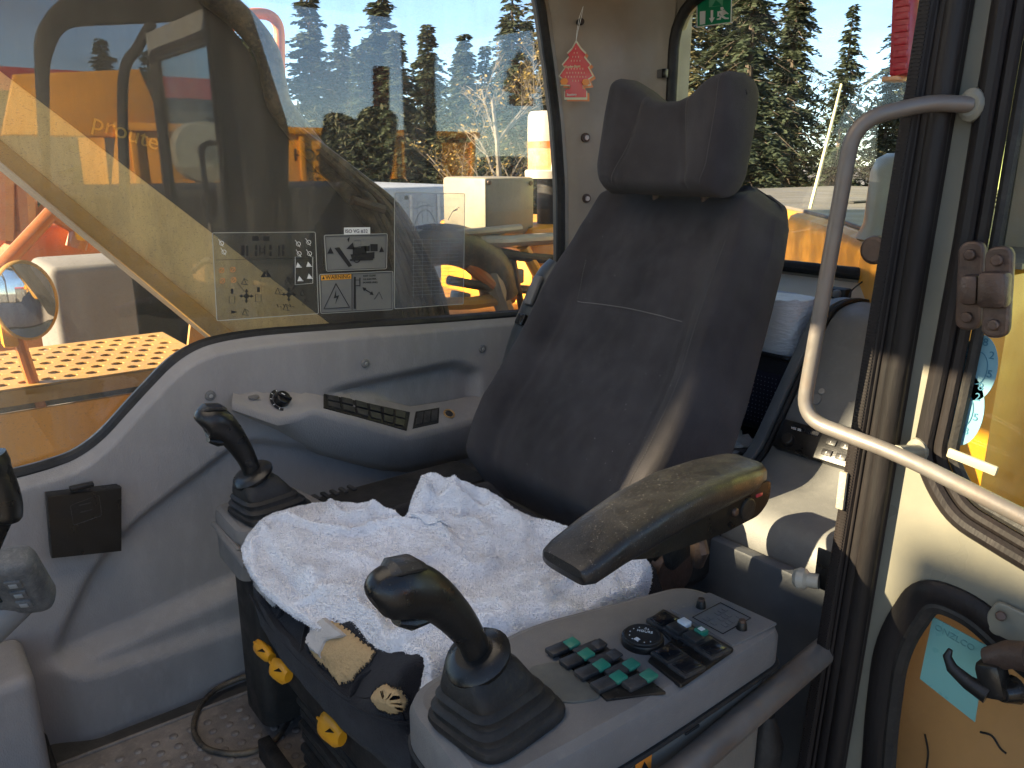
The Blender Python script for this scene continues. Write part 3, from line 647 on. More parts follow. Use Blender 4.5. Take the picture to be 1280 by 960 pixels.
pr = rpoly([(.64, .640), (.72, .658), (.942, .668), (.942, .636), (.92, .619), (.84, .615), (.70, .624)], .012, 5)
B().prism(pr, (0, .598, 0), (1, 0, 0), (0, 0, 1), (0, 1, 0), .080, .004).out('carrier', BLACK, ar)
q = px(934, 636, 1, .598); sc = B().cyl(q+V((0, .004, 0)), q-V((0, .003, 0)), .016, n=24, bev=.002).out('screw_cover', RUBBER, ar)
q = px(919, 640, 1, .597); B().cyl(q+V((0, .004, 0)), q-V((0, .003, 0)), .006, n=16, bev=.002).out('plug', STEEL, ar)
q = px(947, 618, 1, .60); B().box(q, (.014, .008, .005), None, .001).out('release_tab', RED, ar)
# hinge bracket below the armrest and recliner cover
b = B(); b.cyl((.905, .70, .60), (.905, .745, .60), .05, n=20); b.box((.89, .73, .56), (.05, .02, .14), Matrix.Rotation(R(-20), 3, 'Y'), .006)
b.out('armrest_bracket', RUBBER, ar)
q = px(872, 688, 1, .70); B().tube([q+V((0, .004, .03)), q+V((0, -.004, 0)), q+V((0, .0, -.025))], [.012, .015, .01], 10).out('spring_catch', STEEL, ar)
b = B(); b.tube([bk(-.285, .06, -.06), bk(-.280, .06, -.06), bk(-.255, .06, -.06)], [(.06, .085), (.07, .095), (.07, .095)], 24, flat=UPV); b.out('recliner_cover', RUBBER, seat)
b = B(); q = px(845, 715, 1, .76); b.tube([q, q+V((0, .02, 0))], .045, 20); b.out('recliner_disc', STEEL, seat)
# --- far armrest, folded up behind the backrest
p0, p1, p2 = bk(.30, .12, -.07), bk(.312, .36, -.06), bk(.300, .515, -.06)
fa = B(); pth = smooth_path([p0, bk(.308, .25, -.065), p1, bk(.309, .47, -.058), p2], 5); n = len(pth)
fa = fa.tube(pth, [(.030+.012*math.sin(PI*i/(n-1)), .026+.012*math.sin(PI*i/(n-1))) for i in range(n)], 16, flat=YV).out('raised_armrest', mat('blue grey armrest vinyl', (.028, .036, .043), .42, bump=.1, bs=300, dust=.1), seat)
p = bk(.302, .435, -.018); B().box(p, (.014, .026, .07), Matrix.Rotation(LEAN, 3, 'Y'), .006).out('armrest_latch', PANEL2, fa); p = bk(.304, .365, -.018); B().box(p, (.012, .028, .026), Matrix.Rotation(LEAN, 3, 'Y'), .004).out('latch_button', BLACK, fa)

# ================================================================== TOWEL
def zpt(x, y, z): return px(x, y, 2, z)
front = [zpt(303, 682, .485), zpt(310, 706, .475), zpt(340, 742, .462), zpt(392, 778, .455), zpt(445, 812, .452), zpt(500, 856, .450), zpt(548, 893, .448)]
near = [zpt(548, 893, .448), zpt(566, 868, .445), zpt(610, 850, .445), zpt(645, 838, .445), zpt(700, 818, .45), zpt(738, 792, .455), zpt(775, 782, .440), zpt(800, 772, .430)]
rear = [zpt(528, 594, .54), zpt(570, 603, .535), zpt(612, 614, .52), zpt(650, 640, .505), zpt(700, 655, .505), zpt(760, 682, .51), zpt(812, 702, .50), zpt(800, 772, .430)]
far = [zpt(303, 682, .485), zpt(330, 648, .495), zpt(385, 630, .50), zpt(440, 630, .50), zpt(485, 643, .49), zpt(508, 644, .50), zpt(517, 618, .52), zpt(528, 594, .54)]
def arc(pts):
    q = smooth_path(pts, 12); L = [0]
    for a, c in zip(q, q[1:]): L.append(L[-1]+(c-a).length)
    def f(t):
        s_ = t*L[-1]
        for i in range(len(q)-1):
            if s_ <= L[i+1] or i == len(q)-2: return q[i].lerp(q[i+1], min(1, max(0, (s_-L[i])/max(1e-9, L[i+1]-L[i]))))
    return f
fF, fN, fR, fL = arc(front), arc(near), arc(rear), arc(far)
NT = 150
T = [k/NT for k in range(NT+1)]; LF = [fF(t) for t in T]; LN = [fN(t) for t in T]; LR = [fR(t) for t in T]; LL = [fL(t) for t in T]
def ridge(x, f): return 1-abs(noise.noise((x[0], x[1], f)))*2
vs = []
for j in range(NT+1):          # v: front -> rear
    v = T[j]
    for i in range(NT+1):      # u: far -> near
        u = T[i]
        p = LF[i]*(1-v)+LR[i]*v+LL[j]*(1-u)+LN[j]*u-(LF[0]*(1-u)*(1-v)+LF[-1]*u*(1-v)+LR[0]*(1-u)*v+LR[-1]*u*v)
        e = min(u, 1-u, v, 1-v); ins = sstep(0, .10, e)
        x, y = p.x, p.y; target = cz(min(CX1, max(CX0+.03, x)), min(SYC+CW*.9, max(SYC-CW*.9, y)))+.012
        z = p.z*(1-ins)+max(target, p.z*.3+target*.7)*ins
        # bunching towards the far rear corner, long soft folds elsewhere
        c = math.hypot(x-.80, (y-1.22)*.8); bunch = math.exp(-(c/.14)**2)
        rx = x*math.cos(.6)+y*math.sin(.6); ry = -x*math.sin(.6)+y*math.cos(.6)
        z += bunch*(.042*ridge((rx*26+noise.noise((x*8, y*8, 2))*1.2, ry*9), 1.7)+.016*ridge((rx*50, ry*22), 4.1)+.010)*sstep(0, .05, e)
        rx2 = x*math.cos(-.5)+y*math.sin(-.5); ry2 = -x*math.sin(-.5)+y*math.cos(-.5)
        z += (.024*max(0, ridge((rx2*7+noise.noise((x*5, y*5, 5))*1.6, ry2*15+noise.noise((x*7, y*7, 15))*1.8), 2.3)-.35)+.008*noise.noise((x*22, y*22, 6)))*sstep(0, .06, e)*(1-.5*bunch)
        nr_ = sstep(.70, .95, u); z += .012*nr_*noise.noise((x*24+3, y*7, 9))
        q = .5*noise.noise((x*60, y*60, 3))*.004+.0015*noise.noise((x*140, y*140, 3))
        off = V((noise.noise((x*30, y*30, 11)), noise.noise((x*30, y*30, 12)), 0))*.004*(1-ins)
        vs.append(V((x, y, z+q))+off)
fs = [(j*(NT+1)+i, j*(NT+1)+i+1, (j+1)*(NT+1)+i+1, (j+1)*(NT+1)+i) for j in range(NT) for i in range(NT)]
b = B().add(vs, fs)
rimt = [i for i in range(NT)]+[j*(NT+1)+NT for j in range(NT)]+[NT*(NT+1)+NT-i for i in range(NT)]+[(NT-j)*(NT+1) for j in range(NT)]
cen = V((.6, 1.0, .47)); lo1 = [V(vs[k])+(V(vs[k])-cen).normalized()*.003-V((0, 0, .006)) for k in rimt]; lo2 = [V(vs[k])-V((0, 0, .013)) for k in rimt]; lo3 = [V(vs[k])+(cen-V(vs[k])).normalized()*.04-V((0, 0, .016)) for k in rimt]
b.rings([[V(vs[k]) for k in rimt], lo1, lo2, lo3], cap=False)
towel = b.out('towel', TOWEL, None, 80, label='crumpled white terry towel spread over the seat cushion', cat='towel')
me = towel.data; fb = B(); tv, tf = [], []
rnd = random.Random(4)
tri = [(p.area, p.index) for p in me.polygons]; polys = me.polygons; vco = [v.co.copy() for v in me.vertices]
tot = sum(a for a, _ in tri); DENS = 95000/tot
for a, idx in tri:
    nn = a*DENS; k = int(nn)+(1 if rnd.random() < nn-int(nn) else 0)
    if not k: continue
    pv = [vco[i] for i in polys[idx].vertices]; nm = polys[idx].normal
    for _ in range(k):
        s_, t_ = rnd.random(), rnd.random(); p = (pv[0]*(1-s_)+pv[1]*s_)*(1-t_)+(pv[-1]*(1-s_)+pv[2]*s_)*t_
        d = (nm+V((rnd.uniform(-.9, .9), rnd.uniform(-.9, .9), rnd.uniform(-.5, .5)))).normalized(); ln = rnd.uniform(.0011, .0028)
        sd = d.orthogonal(); sd.rotate(Matrix.Rotation(rnd.uniform(0, 6.28), 3, d)); sd *= rnd.uniform(.0005, .0009); m0 = len(tv)
        tv += [p-sd-nm*.0006, p+sd-nm*.0006, p+d*ln*.7+sd*.8+nm*.0004, p+d*ln]; tf += [(m0, m0+1, m0+2), (m0, m0+2, m0+3)]
me2 = bpy.data.meshes.new('terry_pile'); me2.from_pydata([tuple(v) for v in tv], [], tf); me2.materials.append(TOWEL)
o = bpy.data.objects.new('terry_pile', me2); COL.objects.link(o); finish(o, towel, kind='stuff')

# ================================================================== NEAR CONSOLE
con = thing('control_console', (.62, .60, 0), 'grey control console with switches and hour meter in front of the open door', 'console')
ZC = .505
outl = rpoly([(.372, .515), (.392, .71), (.60, .735), (.862, .672), (.878, .512), (.60, .506)], [.05, .05, .05, .04, .035, .1], 8)
def cprism(poly, z0, z1, bev, name, m, **k):
    return B().prism(poly, (0, 0, z0), (1, 0, 0), (0, 1, 0), (0, 0, 1), z1-z0, bev).out(name, m, con, 40, **k)
top = cprism(outl, .445, ZC, .016, 'top_cover', PANEL2)
lowp = rpoly([(.385, .522), (.402, .70), (.60, .72), (.85, .66), (.864, .520), (.60, .515)], [.05, .05, .05, .04, .035, .1], 8)
cprism(lowp, .12, .449, .004, 'lower_housing', mat('console side beige grey', (.17, .155, .13), .55, var=.1, vs=5, bump=.12, bs=400, dust=.25, dcol=(.26, .23, .18), ds=6))
B().tube([V((p[0]*1.0, p[1]-.0015, .449)) for p in outl], .004, 6, closed=True).out('parting_seam', RUBBER, top)
def cp(x, y, dz=0): p = px(x, y, 2, ZC+dz); return p
ROTC = Matrix.Rotation(R(-4), 3, 'Z')
# raised pad under the joystick and the shallow tray behind it
tray = rpoly([tuple(cp(668, 862).xy), tuple(cp(703, 882).xy), tuple(cp(758, 874).xy), tuple(cp(700, 826).xy), tuple(cp(655, 836).xy)], .02, 5)
B().prism(tray, (0, 0, ZC-.001), (1, 0, 0), (0, 1, 0), (0, 0, 1), .0035, .0015).out('blank_cover', mat('olive grey plastic', (.085, .088, .078), .5, bump=.12, bs=400, dust=.25), top)
# panel of eight rocker switches
sp_ = [tuple(cp(*p).xy) for p in ((758, 877), (832, 867), (752, 806), (695, 818))]
B().prism(sp_, (0, 0, ZC-.001), (1, 0, 0), (0, 1, 0), (0, 0, 1), .004, .0012).out('switch_panel', BLACK, top)
DK = mat('dark key plastic', (.022, .022, .023), .42, var=.2, vs=30, bump=.05, bs=300, dust=.3, dcol=(.11, .1, .09), ds=30)
for (x, y, g) in ((713, 813, 1), (731, 827, 1), (750, 841, 1), (771, 856, 1), (747, 814, 0), (766, 827, 0), (787, 840, 1), (809, 854, 1)):
    q = cp(x, y); o = B().box(q+V((-.012, .004, .006)), (.040, .018, .007), ROTC, .002).out('rocker_switch', DK, top)
    if g: B().box(q+V((.002, 0, .0095)), (.017, .0165, .005), ROTC @ Matrix.Rotation(R(-8), 3, 'Y'), .0015).out('green_cap', GREEN, o)
    else: B().box(q+V((.002, 0, .009)), (.016, .016, .004), ROTC @ Matrix.Rotation(R(-8), 3, 'Y'), .0015).out('blank_cap', DK, o)
# square-button panel
sq = rpoly([tuple(cp(*p).xy) for p in ((805, 829), (850, 861), (915, 815), (830, 766), (800, 790))], .004, 3)
sq = rpoly([tuple(cp(*p).xy) for p in ((809, 827), (851, 860), (918, 813), (829, 763), (812, 775), (838, 803))], .004, 3)
B().prism(sq, (0, 0, ZC-.001), (1, 0, 0), (0, 1, 0), (0, 0, 1), .0045, .0015).out('button_panel', BLACK, top)
SCR = mat('glossy dark button', (.008, .009, .012), .18, var=.2, vs=20, bump=.02, dust=.03, ds=40, speck=.1)
for (x, y, c_) in ((829, 780, None), (848, 791, WHITE), (869, 802, GREEN), (890, 816, None), (836, 822, None), (858, 838, None)):
    q = cp(x, y); o = B().box(q+V((0, 0, .004)), (.036, .030, .006), ROTC, .0015).out('square_button', DK, top)
    if c_ is None: B().box(q+V((0, 0, .0072)), (.028, .023, .003), ROTC, .001).out('button_face', SCR, o)
    else:
        B().box(q+V((-.004, 0, .008)), (.018, .023, .006), ROTC, .0015).out('button_face', DK, o)
        B().box(q+V((.011, 0, .0095)), (.013, .014, .009), ROTC, .001).out('indicator_lens', c_, o)
        if c_ is GREEN: B().box(q+V((.011, 0, .0143)), (.007, .007, .001), ROTC, 0).out('pictogram', WHITE, o, 0)
# hour meter
q = cp(803, 803); hm = B().cyl(q-V((0, 0, .002)), q+V((0, 0, .010)), .0275, n=36, bev=.003).out('hour_meter', BLACK, top)
bb = B(); bb.tube([q+V((.0225*math.cos(a*PI/18), .0225*math.sin(a*PI/18), .0105)) for a in range(36)], .0022, 8, closed=True); bb.out('bezel', RUBBER, hm)
B().cyl(q+V((0, 0, .009)), q+V((0, 0, .0108)), .021, n=32).out('dial', INK, hm)
ux_ = V((.55, -.835, 0)); uy_ = V((.835, .55, 0))
lettering('dial_lettering', 'HOURS', .0062, q+V((.002, .012, .0114))+uy_*-.002, ux_, uy_, WHITE, hm)
lettering('dial_lettering', '1/10', .004, q+V((.010, .008, .0114)), ux_, uy_, WHITE, hm); B().box(q+V((-.013, -.002, .0112)), (.006, .006, .0008), None).out('dial_mark', WHITE, hm, 0)
for k in range(9):
    a = .5+k*.5; B().box(q+V((.017*math.cos(a), .017*math.sin(a), .0112)), (.0012, .0012, .0008), None).out('dial_tick', WHITE, hm, 0)
# rear cover plate with two knobs and a faint embossed legend
rc = rpoly([tuple(cp(*p).xy) for p in ((838, 762), (917, 808), (972, 780), (886, 741))], .004, 3)
rcp = B().prism(rc, (0, 0, ZC-.001), (1, 0, 0), (0, 1, 0), (0, 0, 1), .0025, .001).out('rear_cover', PANEL2, top)
for p in ((876, 760), (927, 787)):
    q = cp(*p); kn = B().cyl(q, q+V((0, 0, .012)), .0075, .006, 14, bev=.002).out('lock_knob', BLACK, rcp)
    B().cyl(q+V((0, 0, .010)), q+V((0, 0, .015)), .0048, n=10, bev=.001).out('knob_cap', STEEL, kn)
a = cp(902, 772, .0022); bb = B()
for k in range(6):
    for l_ in range(3):
        if (k*3+l_) % 4: bb.box(a+V((-.020+.008*k, -.014+.012*l_, 0)), (.005, .008, .0008), ROTC)
bb.out('embossed_legend', PANEL2, rcp, 0)
B().tube([a+V(p) for p in ((-.03, -.025, 0), (.03, -.025, 0), (.03, .025, 0), (-.03, .025, 0))], .0007, 4, closed=True).out('legend_frame', RUBBER, rcp, 0)
# small orange warning label low on the side, inspection slots
q = px(804, 962, 1, .512); B().box(q, (.026, .002, .03), None, .0004).out('warning_label', mat('orange label', (.8, .25, .03), .5, bump=0), con, 0)
B().prism([(-.009, -.004), (.009, -.004), (0, .012)], q+V((0, -.0012, 0)), (1, 0, 0), (0, 0, 1), (0, -1, 0), .0004).out('label_triangle', INK, con, 0)
for p in ((782, 931), (865, 912)): B().box(px(*p, 1, .513), (.026, .003, .004), None, .001).out('vent_slot', INK, con, 0)
q = px(955, 925, 1, .545); B().tube([q+V((.0, .0, .045)), q, q-V((.012, 0, .07))], [.012, .028, .03], 14).out('cable_boot', RUBBER, con)

# ================================================================== JOYSTICKS
def superring(c, w1, w2, ax, ay, n=40, e=.5, sc=1):
    out = []
    for k in range(n):
        a = 2*PI*k/n; ca, sa = math.cos(a), math.sin(a)
        out.append(c+ax*w1*abs(ca)**e*(1 if ca >= 0 else -1)+ay*w2*abs(sa)**e*(1 if sa >= 0 else -1))
    return out
XV, ZV = V((1, 0, 0)), V((0, 0, 1))
def joystick(base, label, collar, kx=1.0):
    t = thing('joystick', base, label, 'joystick', 'joysticks beside the seat')
    b = B(); rr = []; ax = V((math.cos(.12), math.sin(.12), 0)); ay = V((-math.sin(.12), math.cos(.12), 0))
    prof = [(0, .066), (.006, .068), (.011, .066), (.013, .061), (.016, .060), (.021, .061), (.024, .058), (.026, .053), (.029, .052), (.034, .053), (.037, .050), (.039, .046), (.044, .0455), (.065, .036), (.069, .030)]
    H = collar.z-base.z-.004; top_z = prof[-1][0]
    for z, w_ in prof:
        f = z/top_z; rr.append(superring(V((base.x, base.y, base.z)).lerp(V((collar.x+.004, collar.y, base.z)), f)+ZV*H*f, w_*.98, w_*.86, ax, ay, 40, .42))
    b.rings(rr).out('rubber_boot', RUBBER, t, 40)
    tilt = V((-.42, .02, .9)).normalized(); s1_ = V((.9, 0, .42)).normalized()
    b = B(); b.tube([collar-tilt*.010, collar-tilt*.004, collar+tilt*.002, collar+tilt*.008, collar+tilt*.011], [.026, .037, .0385, .034, .022], 28); b.out('collar', BLACK, t, 50)
    # grip: sections along a bent spine
    sp = [(0, 0, .016, .016), (-.008, .022, .0165, .0165), (-.020, .044, .0185, .018), (-.035, .066, .0205, .0205), (-.052, .086, .0235, .0235), (-.071, .101, .0275, .027), (-.090, .110, .0290, .029), (-.106, .1125, .0270, .027), (-.117, .111, .0215, .021), (-.122, .109, .011, .011)]
    path = [collar+V((x*kx, .0, z+.004)) for x, z, _, _ in sp]
    P3 = smooth_path(path, 4); rs = smooth_path([V((a, c, 0)) for _, _, a, c in sp], 4)
    b = B(); b.tube(P3, [(r_.x, r_.y*.92) for r_ in rs], 24, flat=(0, 0, 1)); g = b.out('grip', BLACK, t, 60)
    # underside trigger and top seam
    q = collar+V((-.082*kx, 0, .078)); B().tube([q+V((.020, 0, -.004)), q, q+V((-.016, 0, .006))], [(.006, .010), (.010, .014), (.005, .010)], 12, flat=(0, 0, 1)).out('trigger', BLACK, g)
    q = collar+V((-.088*kx, 0, .138)); B().tube([q+V((.022, 0, -.006)), q+V((.012, 0, .0005)), q+V((-.010, 0, .0035)), q+V((-.022, 0, -.001))], [(.004, .010), (.006, .018), (.006, .018), (.003, .009)], 14, flat=(0, 0, 1)).out('thumb_cap', VINYL, g)
    return t
c1 = px(597, 822, 2, .585); b1 = V((c1.x+.022, c1.y-.008, ZC))
joystick(b1, 'black joystick with ribbed rubber boot on the near console', c1)
c2 = px(316, 594, 2, .555); b2 = V((c2.x+.030, c2.y, .478))
joystick(b2, 'black joystick on the far console beside the window wall', c2, .68)
# far console under it
fc = thing('far_console', (.6, 1.38, 0), 'dark grey far console half hidden behind the towel', 'console')
B().prism(rpoly([(.415, 1.29), (.42, 1.445), (.585, 1.45), (.60, 1.30)], .03, 6), (0, 0, .38), (1, 0, 0), (0, 1, 0), (0, 0, 1), .098, .012).out('top_cover', PANEL2, fc)
B().prism(rpoly([(.58, 1.27), (.58, 1.44), (.98, 1.44), (.98, 1.27)], .03, 6), (0, 0, .36), (1, 0, 0), (0, 1, 0), (0, 0, 1), .085, .02).out('rear_cover', RUBBER, fc)  # black colour stands in for the deep shade beside the cushion
B().prism(rpoly([(.44, 1.31), (.44, 1.43), (.94, 1.42), (.94, 1.33)], .03, 6), (0, 0, .05), (1, 0, 0), (0, 1, 0), (0, 0, 1), .34, .01).out('lower_housing', RUBBER, fc)
for k in range(3): B().tube([px(268+6*k, 655+9*k, 0, .418-.004*k), px(300+4*k, 690+9*k, 0, .412-.004*k)], .006, 8).out('cover_rib', PANEL2, fc)
for k in range(5): B().box(V((.62+.02*k, 1.42, .446)), (.010, .03, .006), None, .002).out('key', DK, fc)

# ================================================================== CONTROL STRIP ON THE SIDE WALL
ws = thing('wall_control_strip', px(400, 540, 1, YW), 'long grey wall-mounted control strip with rotary dial and key rows', 'control panel')
st_b = [(292, 487), (322, 481), (352, 479), (378, 484), (395, 487), (432, 490), (475, 500), (515, 509), (560, 502), (612, 492)]
st_f = [(290, 503), (318, 513), (347, 523), (372, 519), (392, 511), (440, 524), (478, 535), (508, 544), (560, 532), (615, 517)]
st_l = [(291, 510), (318, 522), (345, 533), (372, 548), (398, 560), (445, 573), (478, 580), (508, 582), (560, 571), (615, 556)]
rings_ = []; tops = []
for a, f_, l_ in zip(st_b, st_f, st_l):
    A_ = px(*a, 1, YW+.012); F_ = px(*f_, 1, YW-.050); G_ = px(f_[0], f_[1]+9, 1, YW-.050); L_ = px(*l_, 1, YW-.022); M_ = px(l_[0], l_[1]+8, 1, YW+.016)
    tops.append((A_, F_)); rings_.append([A_, A_.lerp(F_, .93)+V((0, 0, .0005)), F_.lerp(G_, .2), G_, L_, M_, V((M_.x, YW+.02, M_.z)), V((A_.x, YW+.02, A_.z))])
B().rings(rings_).out('housing', PANEL, ws, 45)
def top_at(s_, t_, up=.001):
    i = min(int(s_), len(tops)-2); f_ = s_-i; A_ = tops[i][0].lerp(tops[i+1][0], f_); F_ = tops[i][1].lerp(tops[i+1][1], f_)
    n_ = (tops[i+1][0]-tops[i][0]).cross(tops[i][1]-tops[i][0]).normalized(); n_ = n_ if n_.z > 0 else -n_
    return A_.lerp(F_, t_)+n_*up, n_
def pad(s0, s1, t0, t1, name, m, par, h=.0022):
    q = [top_at(s0, t0), top_at(s1, t0), top_at(s1, t1), top_at(s0, t1)]
    return B().rings([[p-n_*.001 for p, n_ in q], [p+n_*h for p, n_ in q], [(p*.94+sum([c[0] for c in q], V())/4*.06)+n_*(h+.0006) for p, n_ in q]]).out(name, m, par, 30)
p1_ = pad(4.25, 6.95, .22, .86, 'key_pad', RUBBER, ws)
for r_ in range(2):
    for k in range(6):
        s0 = 4.36+k*.42; pad(s0, s0+.33, .28+r_*.28, .50+r_*.28, 'key', DK, p1_, .0042)
p2_ = pad(7.12, 7.75, .22, .82, 'key_pad', RUBBER, ws)
for k in range(3): pad(7.17+k*.19, 7.32+k*.19, .30, .74, 'key', DK, p2_, .0042)
q, n_ = top_at(8.02, .55); bb = B(); s1_ = n_.orthogonal(); s2_ = n_.cross(s1_); bb.tube([q+s1_*.010*math.cos(a*PI/12)+s2_*.010*math.sin(a*PI/12)+n_*.002 for a in range(24)], .0022, 8, closed=True); rg = bb.out('socket_ring', mat('brass ring', (.42, .25, .10), .4, metal=.4), ws)
B().cyl(q, q+n_*.003, .009, n=18).out('socket_cap', DK, rg)
q, n_ = top_at(2.05, .5); kn = B().cyl(q, q+n_*.016, .0175, .016, 32, bev=.003).out('rotary_dial', BLACK, ws)
d_ = V((.5, -.5, .1)); d_ = (d_-n_*d_.dot(n_)).normalized(); bb = B()
M3 = Matrix((d_, n_.cross(d_), n_)).transposed(); bb.box(q+n_*.0175, (.032, .008, .008), M3, .003); bb.out('dial_grip', BLACK, kn)
B().box(q+n_*.0222-d_*.006, (.008, .0016, .001), M3).out('pointer_line', WHITE, kn, 0)
bb = B(); sc_ = B()
ring1, ring2 = [], []
for k in range(25):
    a = 2.2+k*.17; v_ = (d_*math.cos(a)+n_.cross(d_)*math.sin(a)); ring1.append(q+v_*.020+n_*.0012); ring2.append(q+v_*.0265+n_*.0012)
bb.add(ring1+ring2, [(k, k+1, 26+k, 25+k) for k in range(24)]); bb.out('dial_scale', INK, ws, 0)
for k in range(7):
    a = 2.3+k*.62; v_ = (d_*math.cos(a)+n_.cross(d_)*math.sin(a)); p = q+v_*.0232+n_*.0016; s2_ = n_.cross(v_)
    sc_.add([p-v_*.0022-s2_*.0007, p+v_*.0022-s2_*.0007, p+v_*.0022+s2_*.0007, p-v_*.0022+s2_*.0007], [(0, 1, 2, 3)])
sc_.out('scale_tick', WHITE, ws, 0)
q, n_ = top_at(.9, .5); B().cyl(q-n_*.002, q+n_*.0012, .011, n=20).out('blank_plug', PANEL2, ws)

# ================================================================== SMALL THINGS ROUND THE LEFT
fbx = thing('fuse_box', px(105, 650, 1, YW), 'flat black plastic box with embossed lid fixed on the window wall', 'box')
a, c, d_, e_ = px(60, 622, 1, YW-.035), px(151, 611, 1, YW-.035), px(151, 688, 1, YW-.035), px(66, 697, 1, YW-.035)
b = B(); cc = (a+c+d_+e_)/4
def rg_(k, y): return [V((cc.x+(p.x-cc.x)*k, y, cc.z+(p.z-cc.z)*k)) for p in (a, c, d_, e_)]
b.rings([rg_(1, YW+.01), rg_(1, YW-.018)]); b.out('case', BLACK, fbx, 20)
b = B(); b.rings([rg_(1.03, YW-.018), rg_(1.03, YW-.033), rg_(1.015, YW-.036)]); lid = b.out('lid', BLACK, fbx, 20)
p0_ = px(88, 632, 1, YW-.0365); p1__ = px(128, 648, 1, YW-.0365)
pts = rpoly([(p0_.x, p0_.z), (p1__.x, p0_.z+.008), (p1__.x, p1__.z+.006), (p0_.x, p1__.z)], .004, 3)
B().tube([V((p[0], YW-.0362, p[1])) for p in pts], .0006, 4, closed=True).out('embossed_frame', DK, lid, 0)
m0 = (p0_+p1__)/2
for dz in (.012, -.002): B().box(V((m0.x, YW-.0362, m0.z+dz+.004)), (.020, .0012, .002), None).out('embossed_mark', DK, lid, 0)
B().box(V((m0.x, YW-.026, a.z+.004)), (.040, .014, .008), None, .002).out('lid_catch', BLACK, lid)
# monitor at the left edge
mo = thing('monitor', px(10, 760, 1, 1.20), 'dusty grey display unit with buttons cut by the left edge', 'monitor')
mc = px(4, 728, 1, 1.20); MR = Matrix.Rotation(R(-25), 3, 'Z') @ Matrix.Rotation(R(32), 3, 'X')
hs = mat('dusty monitor plastic', (.075, .08, .085), .6, var=.15, vs=30, bump=.3, bs=400, dust=.6, dcol=(.26, .26, .25), ds=14)
B().box(mc, (.105, .045, .125), MR, .016, 3).out('housing', hs, mo)
f3 = MR @ V((0, -1, 0)); r3 = MR @ V((1, 0, 0)); u3 = MR @ V((0, 0, 1))
B().box(mc+f3*.0225+r3*-.022+u3*.018, (.045, .004, .062), MR, .002).out('screen', mat('monitor screen', (.02, .035, .03), .12, bump=0), mo)
for k in range(3): B().box(mc+f3*.0235+r3*(.026-.001*k)+u3*(.030-.026*k), (.020, .005, .018), MR, .003).out('key', hs, mo)
for k in range(3): B().box(mc+f3*.0265+r3*(.026-.001*k)+u3*(.030-.026*k), (.010, .0012, .009), MR, .0004).out('key_print', mat('pale key print', (.3, .32, .33), .6, bump=0), mo)
B().tube([mc+u3*-.055+f3*-.006, mc+V((-.05, .02, -.085)), mc+V((-.16, .06, -.16)), mc+V((-.30, .10, -.30))], [.030, .030, .032, .035], 14).out('stalk', mat('grey stalk', (.2, .2, .195), .5, bump=.05), mo)
lvr = thing('travel_lever', px(-10, 700, 1, 1.0), 'black rounded lever handle at the left edge above the display', 'lever')
B().tube(smooth_path([px(-40, 760, 1, 1.05), px(-14, 690, 1, 1.0), px(4, 648, 1, .98), px(12, 632, 1, .975)], 5), [.010]*11+[.013]*4+[.006], 12).out('stem', BLACK, lvr)
B().tube(smooth_path([px(8, 655, 1, .97), px(9, 632, 1, .97), px(0, 600, 1, .97), px(-14, 570, 1, .97)], 5), [(.004, .004), (.014, .012)]+[(.0165, .014)]*11+[(.018, .016)]*3, 14).out('grip', BLACK, lvr)
# moulded box in the floor corner
cbx = thing('corner_housing', (.0, 1.5, 0), 'grey moulded box standing in the floor corner at the lower left', 'housing')
q0 = px(42, 836, 1, 1.44); B().bx((-.2, 1.44, .0), (q0.x, YW+.005, q0.z-.012), .022, 4).out('shell', PANEL, cbx)
B().bx((-.2, 1.425, 0), (q0.x+.012, YW, .035), .008).out('foot', RUBBER, cbx)
# floor mat with round studs
fm = B().prism(rpoly([(.05, .80), (.05, 1.515), (.60, 1.500), (.60, .80)], .03), (0, 0, .0005), (1, 0, 0), (0, 1, 0), (0, 0, 1), .010, .003).out('floor_mat', MAT, None, 35, label='black rubber floor mat with raised round studs', cat='floor mat')
for pts in ([(.06, 1.512), (.595, 1.497)], [(.572, 1.49), (.572, .9)]): B().tube([V((p[0], p[1], .011)) for p in pts], (.004, .006), 8).out('mat_rim', MAT, fm)
stud = None
for i in range(26):
    for j in range(26):
        x = .14+i*.0165; y = 1.16+j*.0165
        if (i+j) % 2 == 0 and (i % 2 == 0) and x < .55 and y < 1.485:
            x += random.uniform(-.001, .001)
            if stud is None:
                stud = B().tube([(0, 0, 0), (0, 0, .0015), (0, 0, .0032), (0, 0, .0036)], [.0085, .0082, .006, .002], 12).out('stud', MAT, fm, 50); stud.location = (x, y, .0102)
            else: share(stud, (x, y, .0102), fm)
# seat rail plates beside the mat
B().bx((.415, .80, .0), (.44, 1.30, .05), .004).bx((.60, 1.28, 0), (.62, 1.30, .12), .004).out('seat_rail', RUBBER, seat)
cable = B().tube(smooth_path([(.62, 1.46, .09), zpt(338, 838, .045), zpt(300, 848, .022), zpt(262, 868, .018), zpt(242, 905, .018), zpt(256, 934, .018), zpt(300, 942, .018), zpt(340, 928, .018), zpt(362, 898, .03), zpt(374, 862, .08), (.60, 1.30, .17)], 8), .0055, 10)
cable.out('cable', HOSE, None, 60, label='black cable looped on the floor mat in front of the seat', cat='cable')

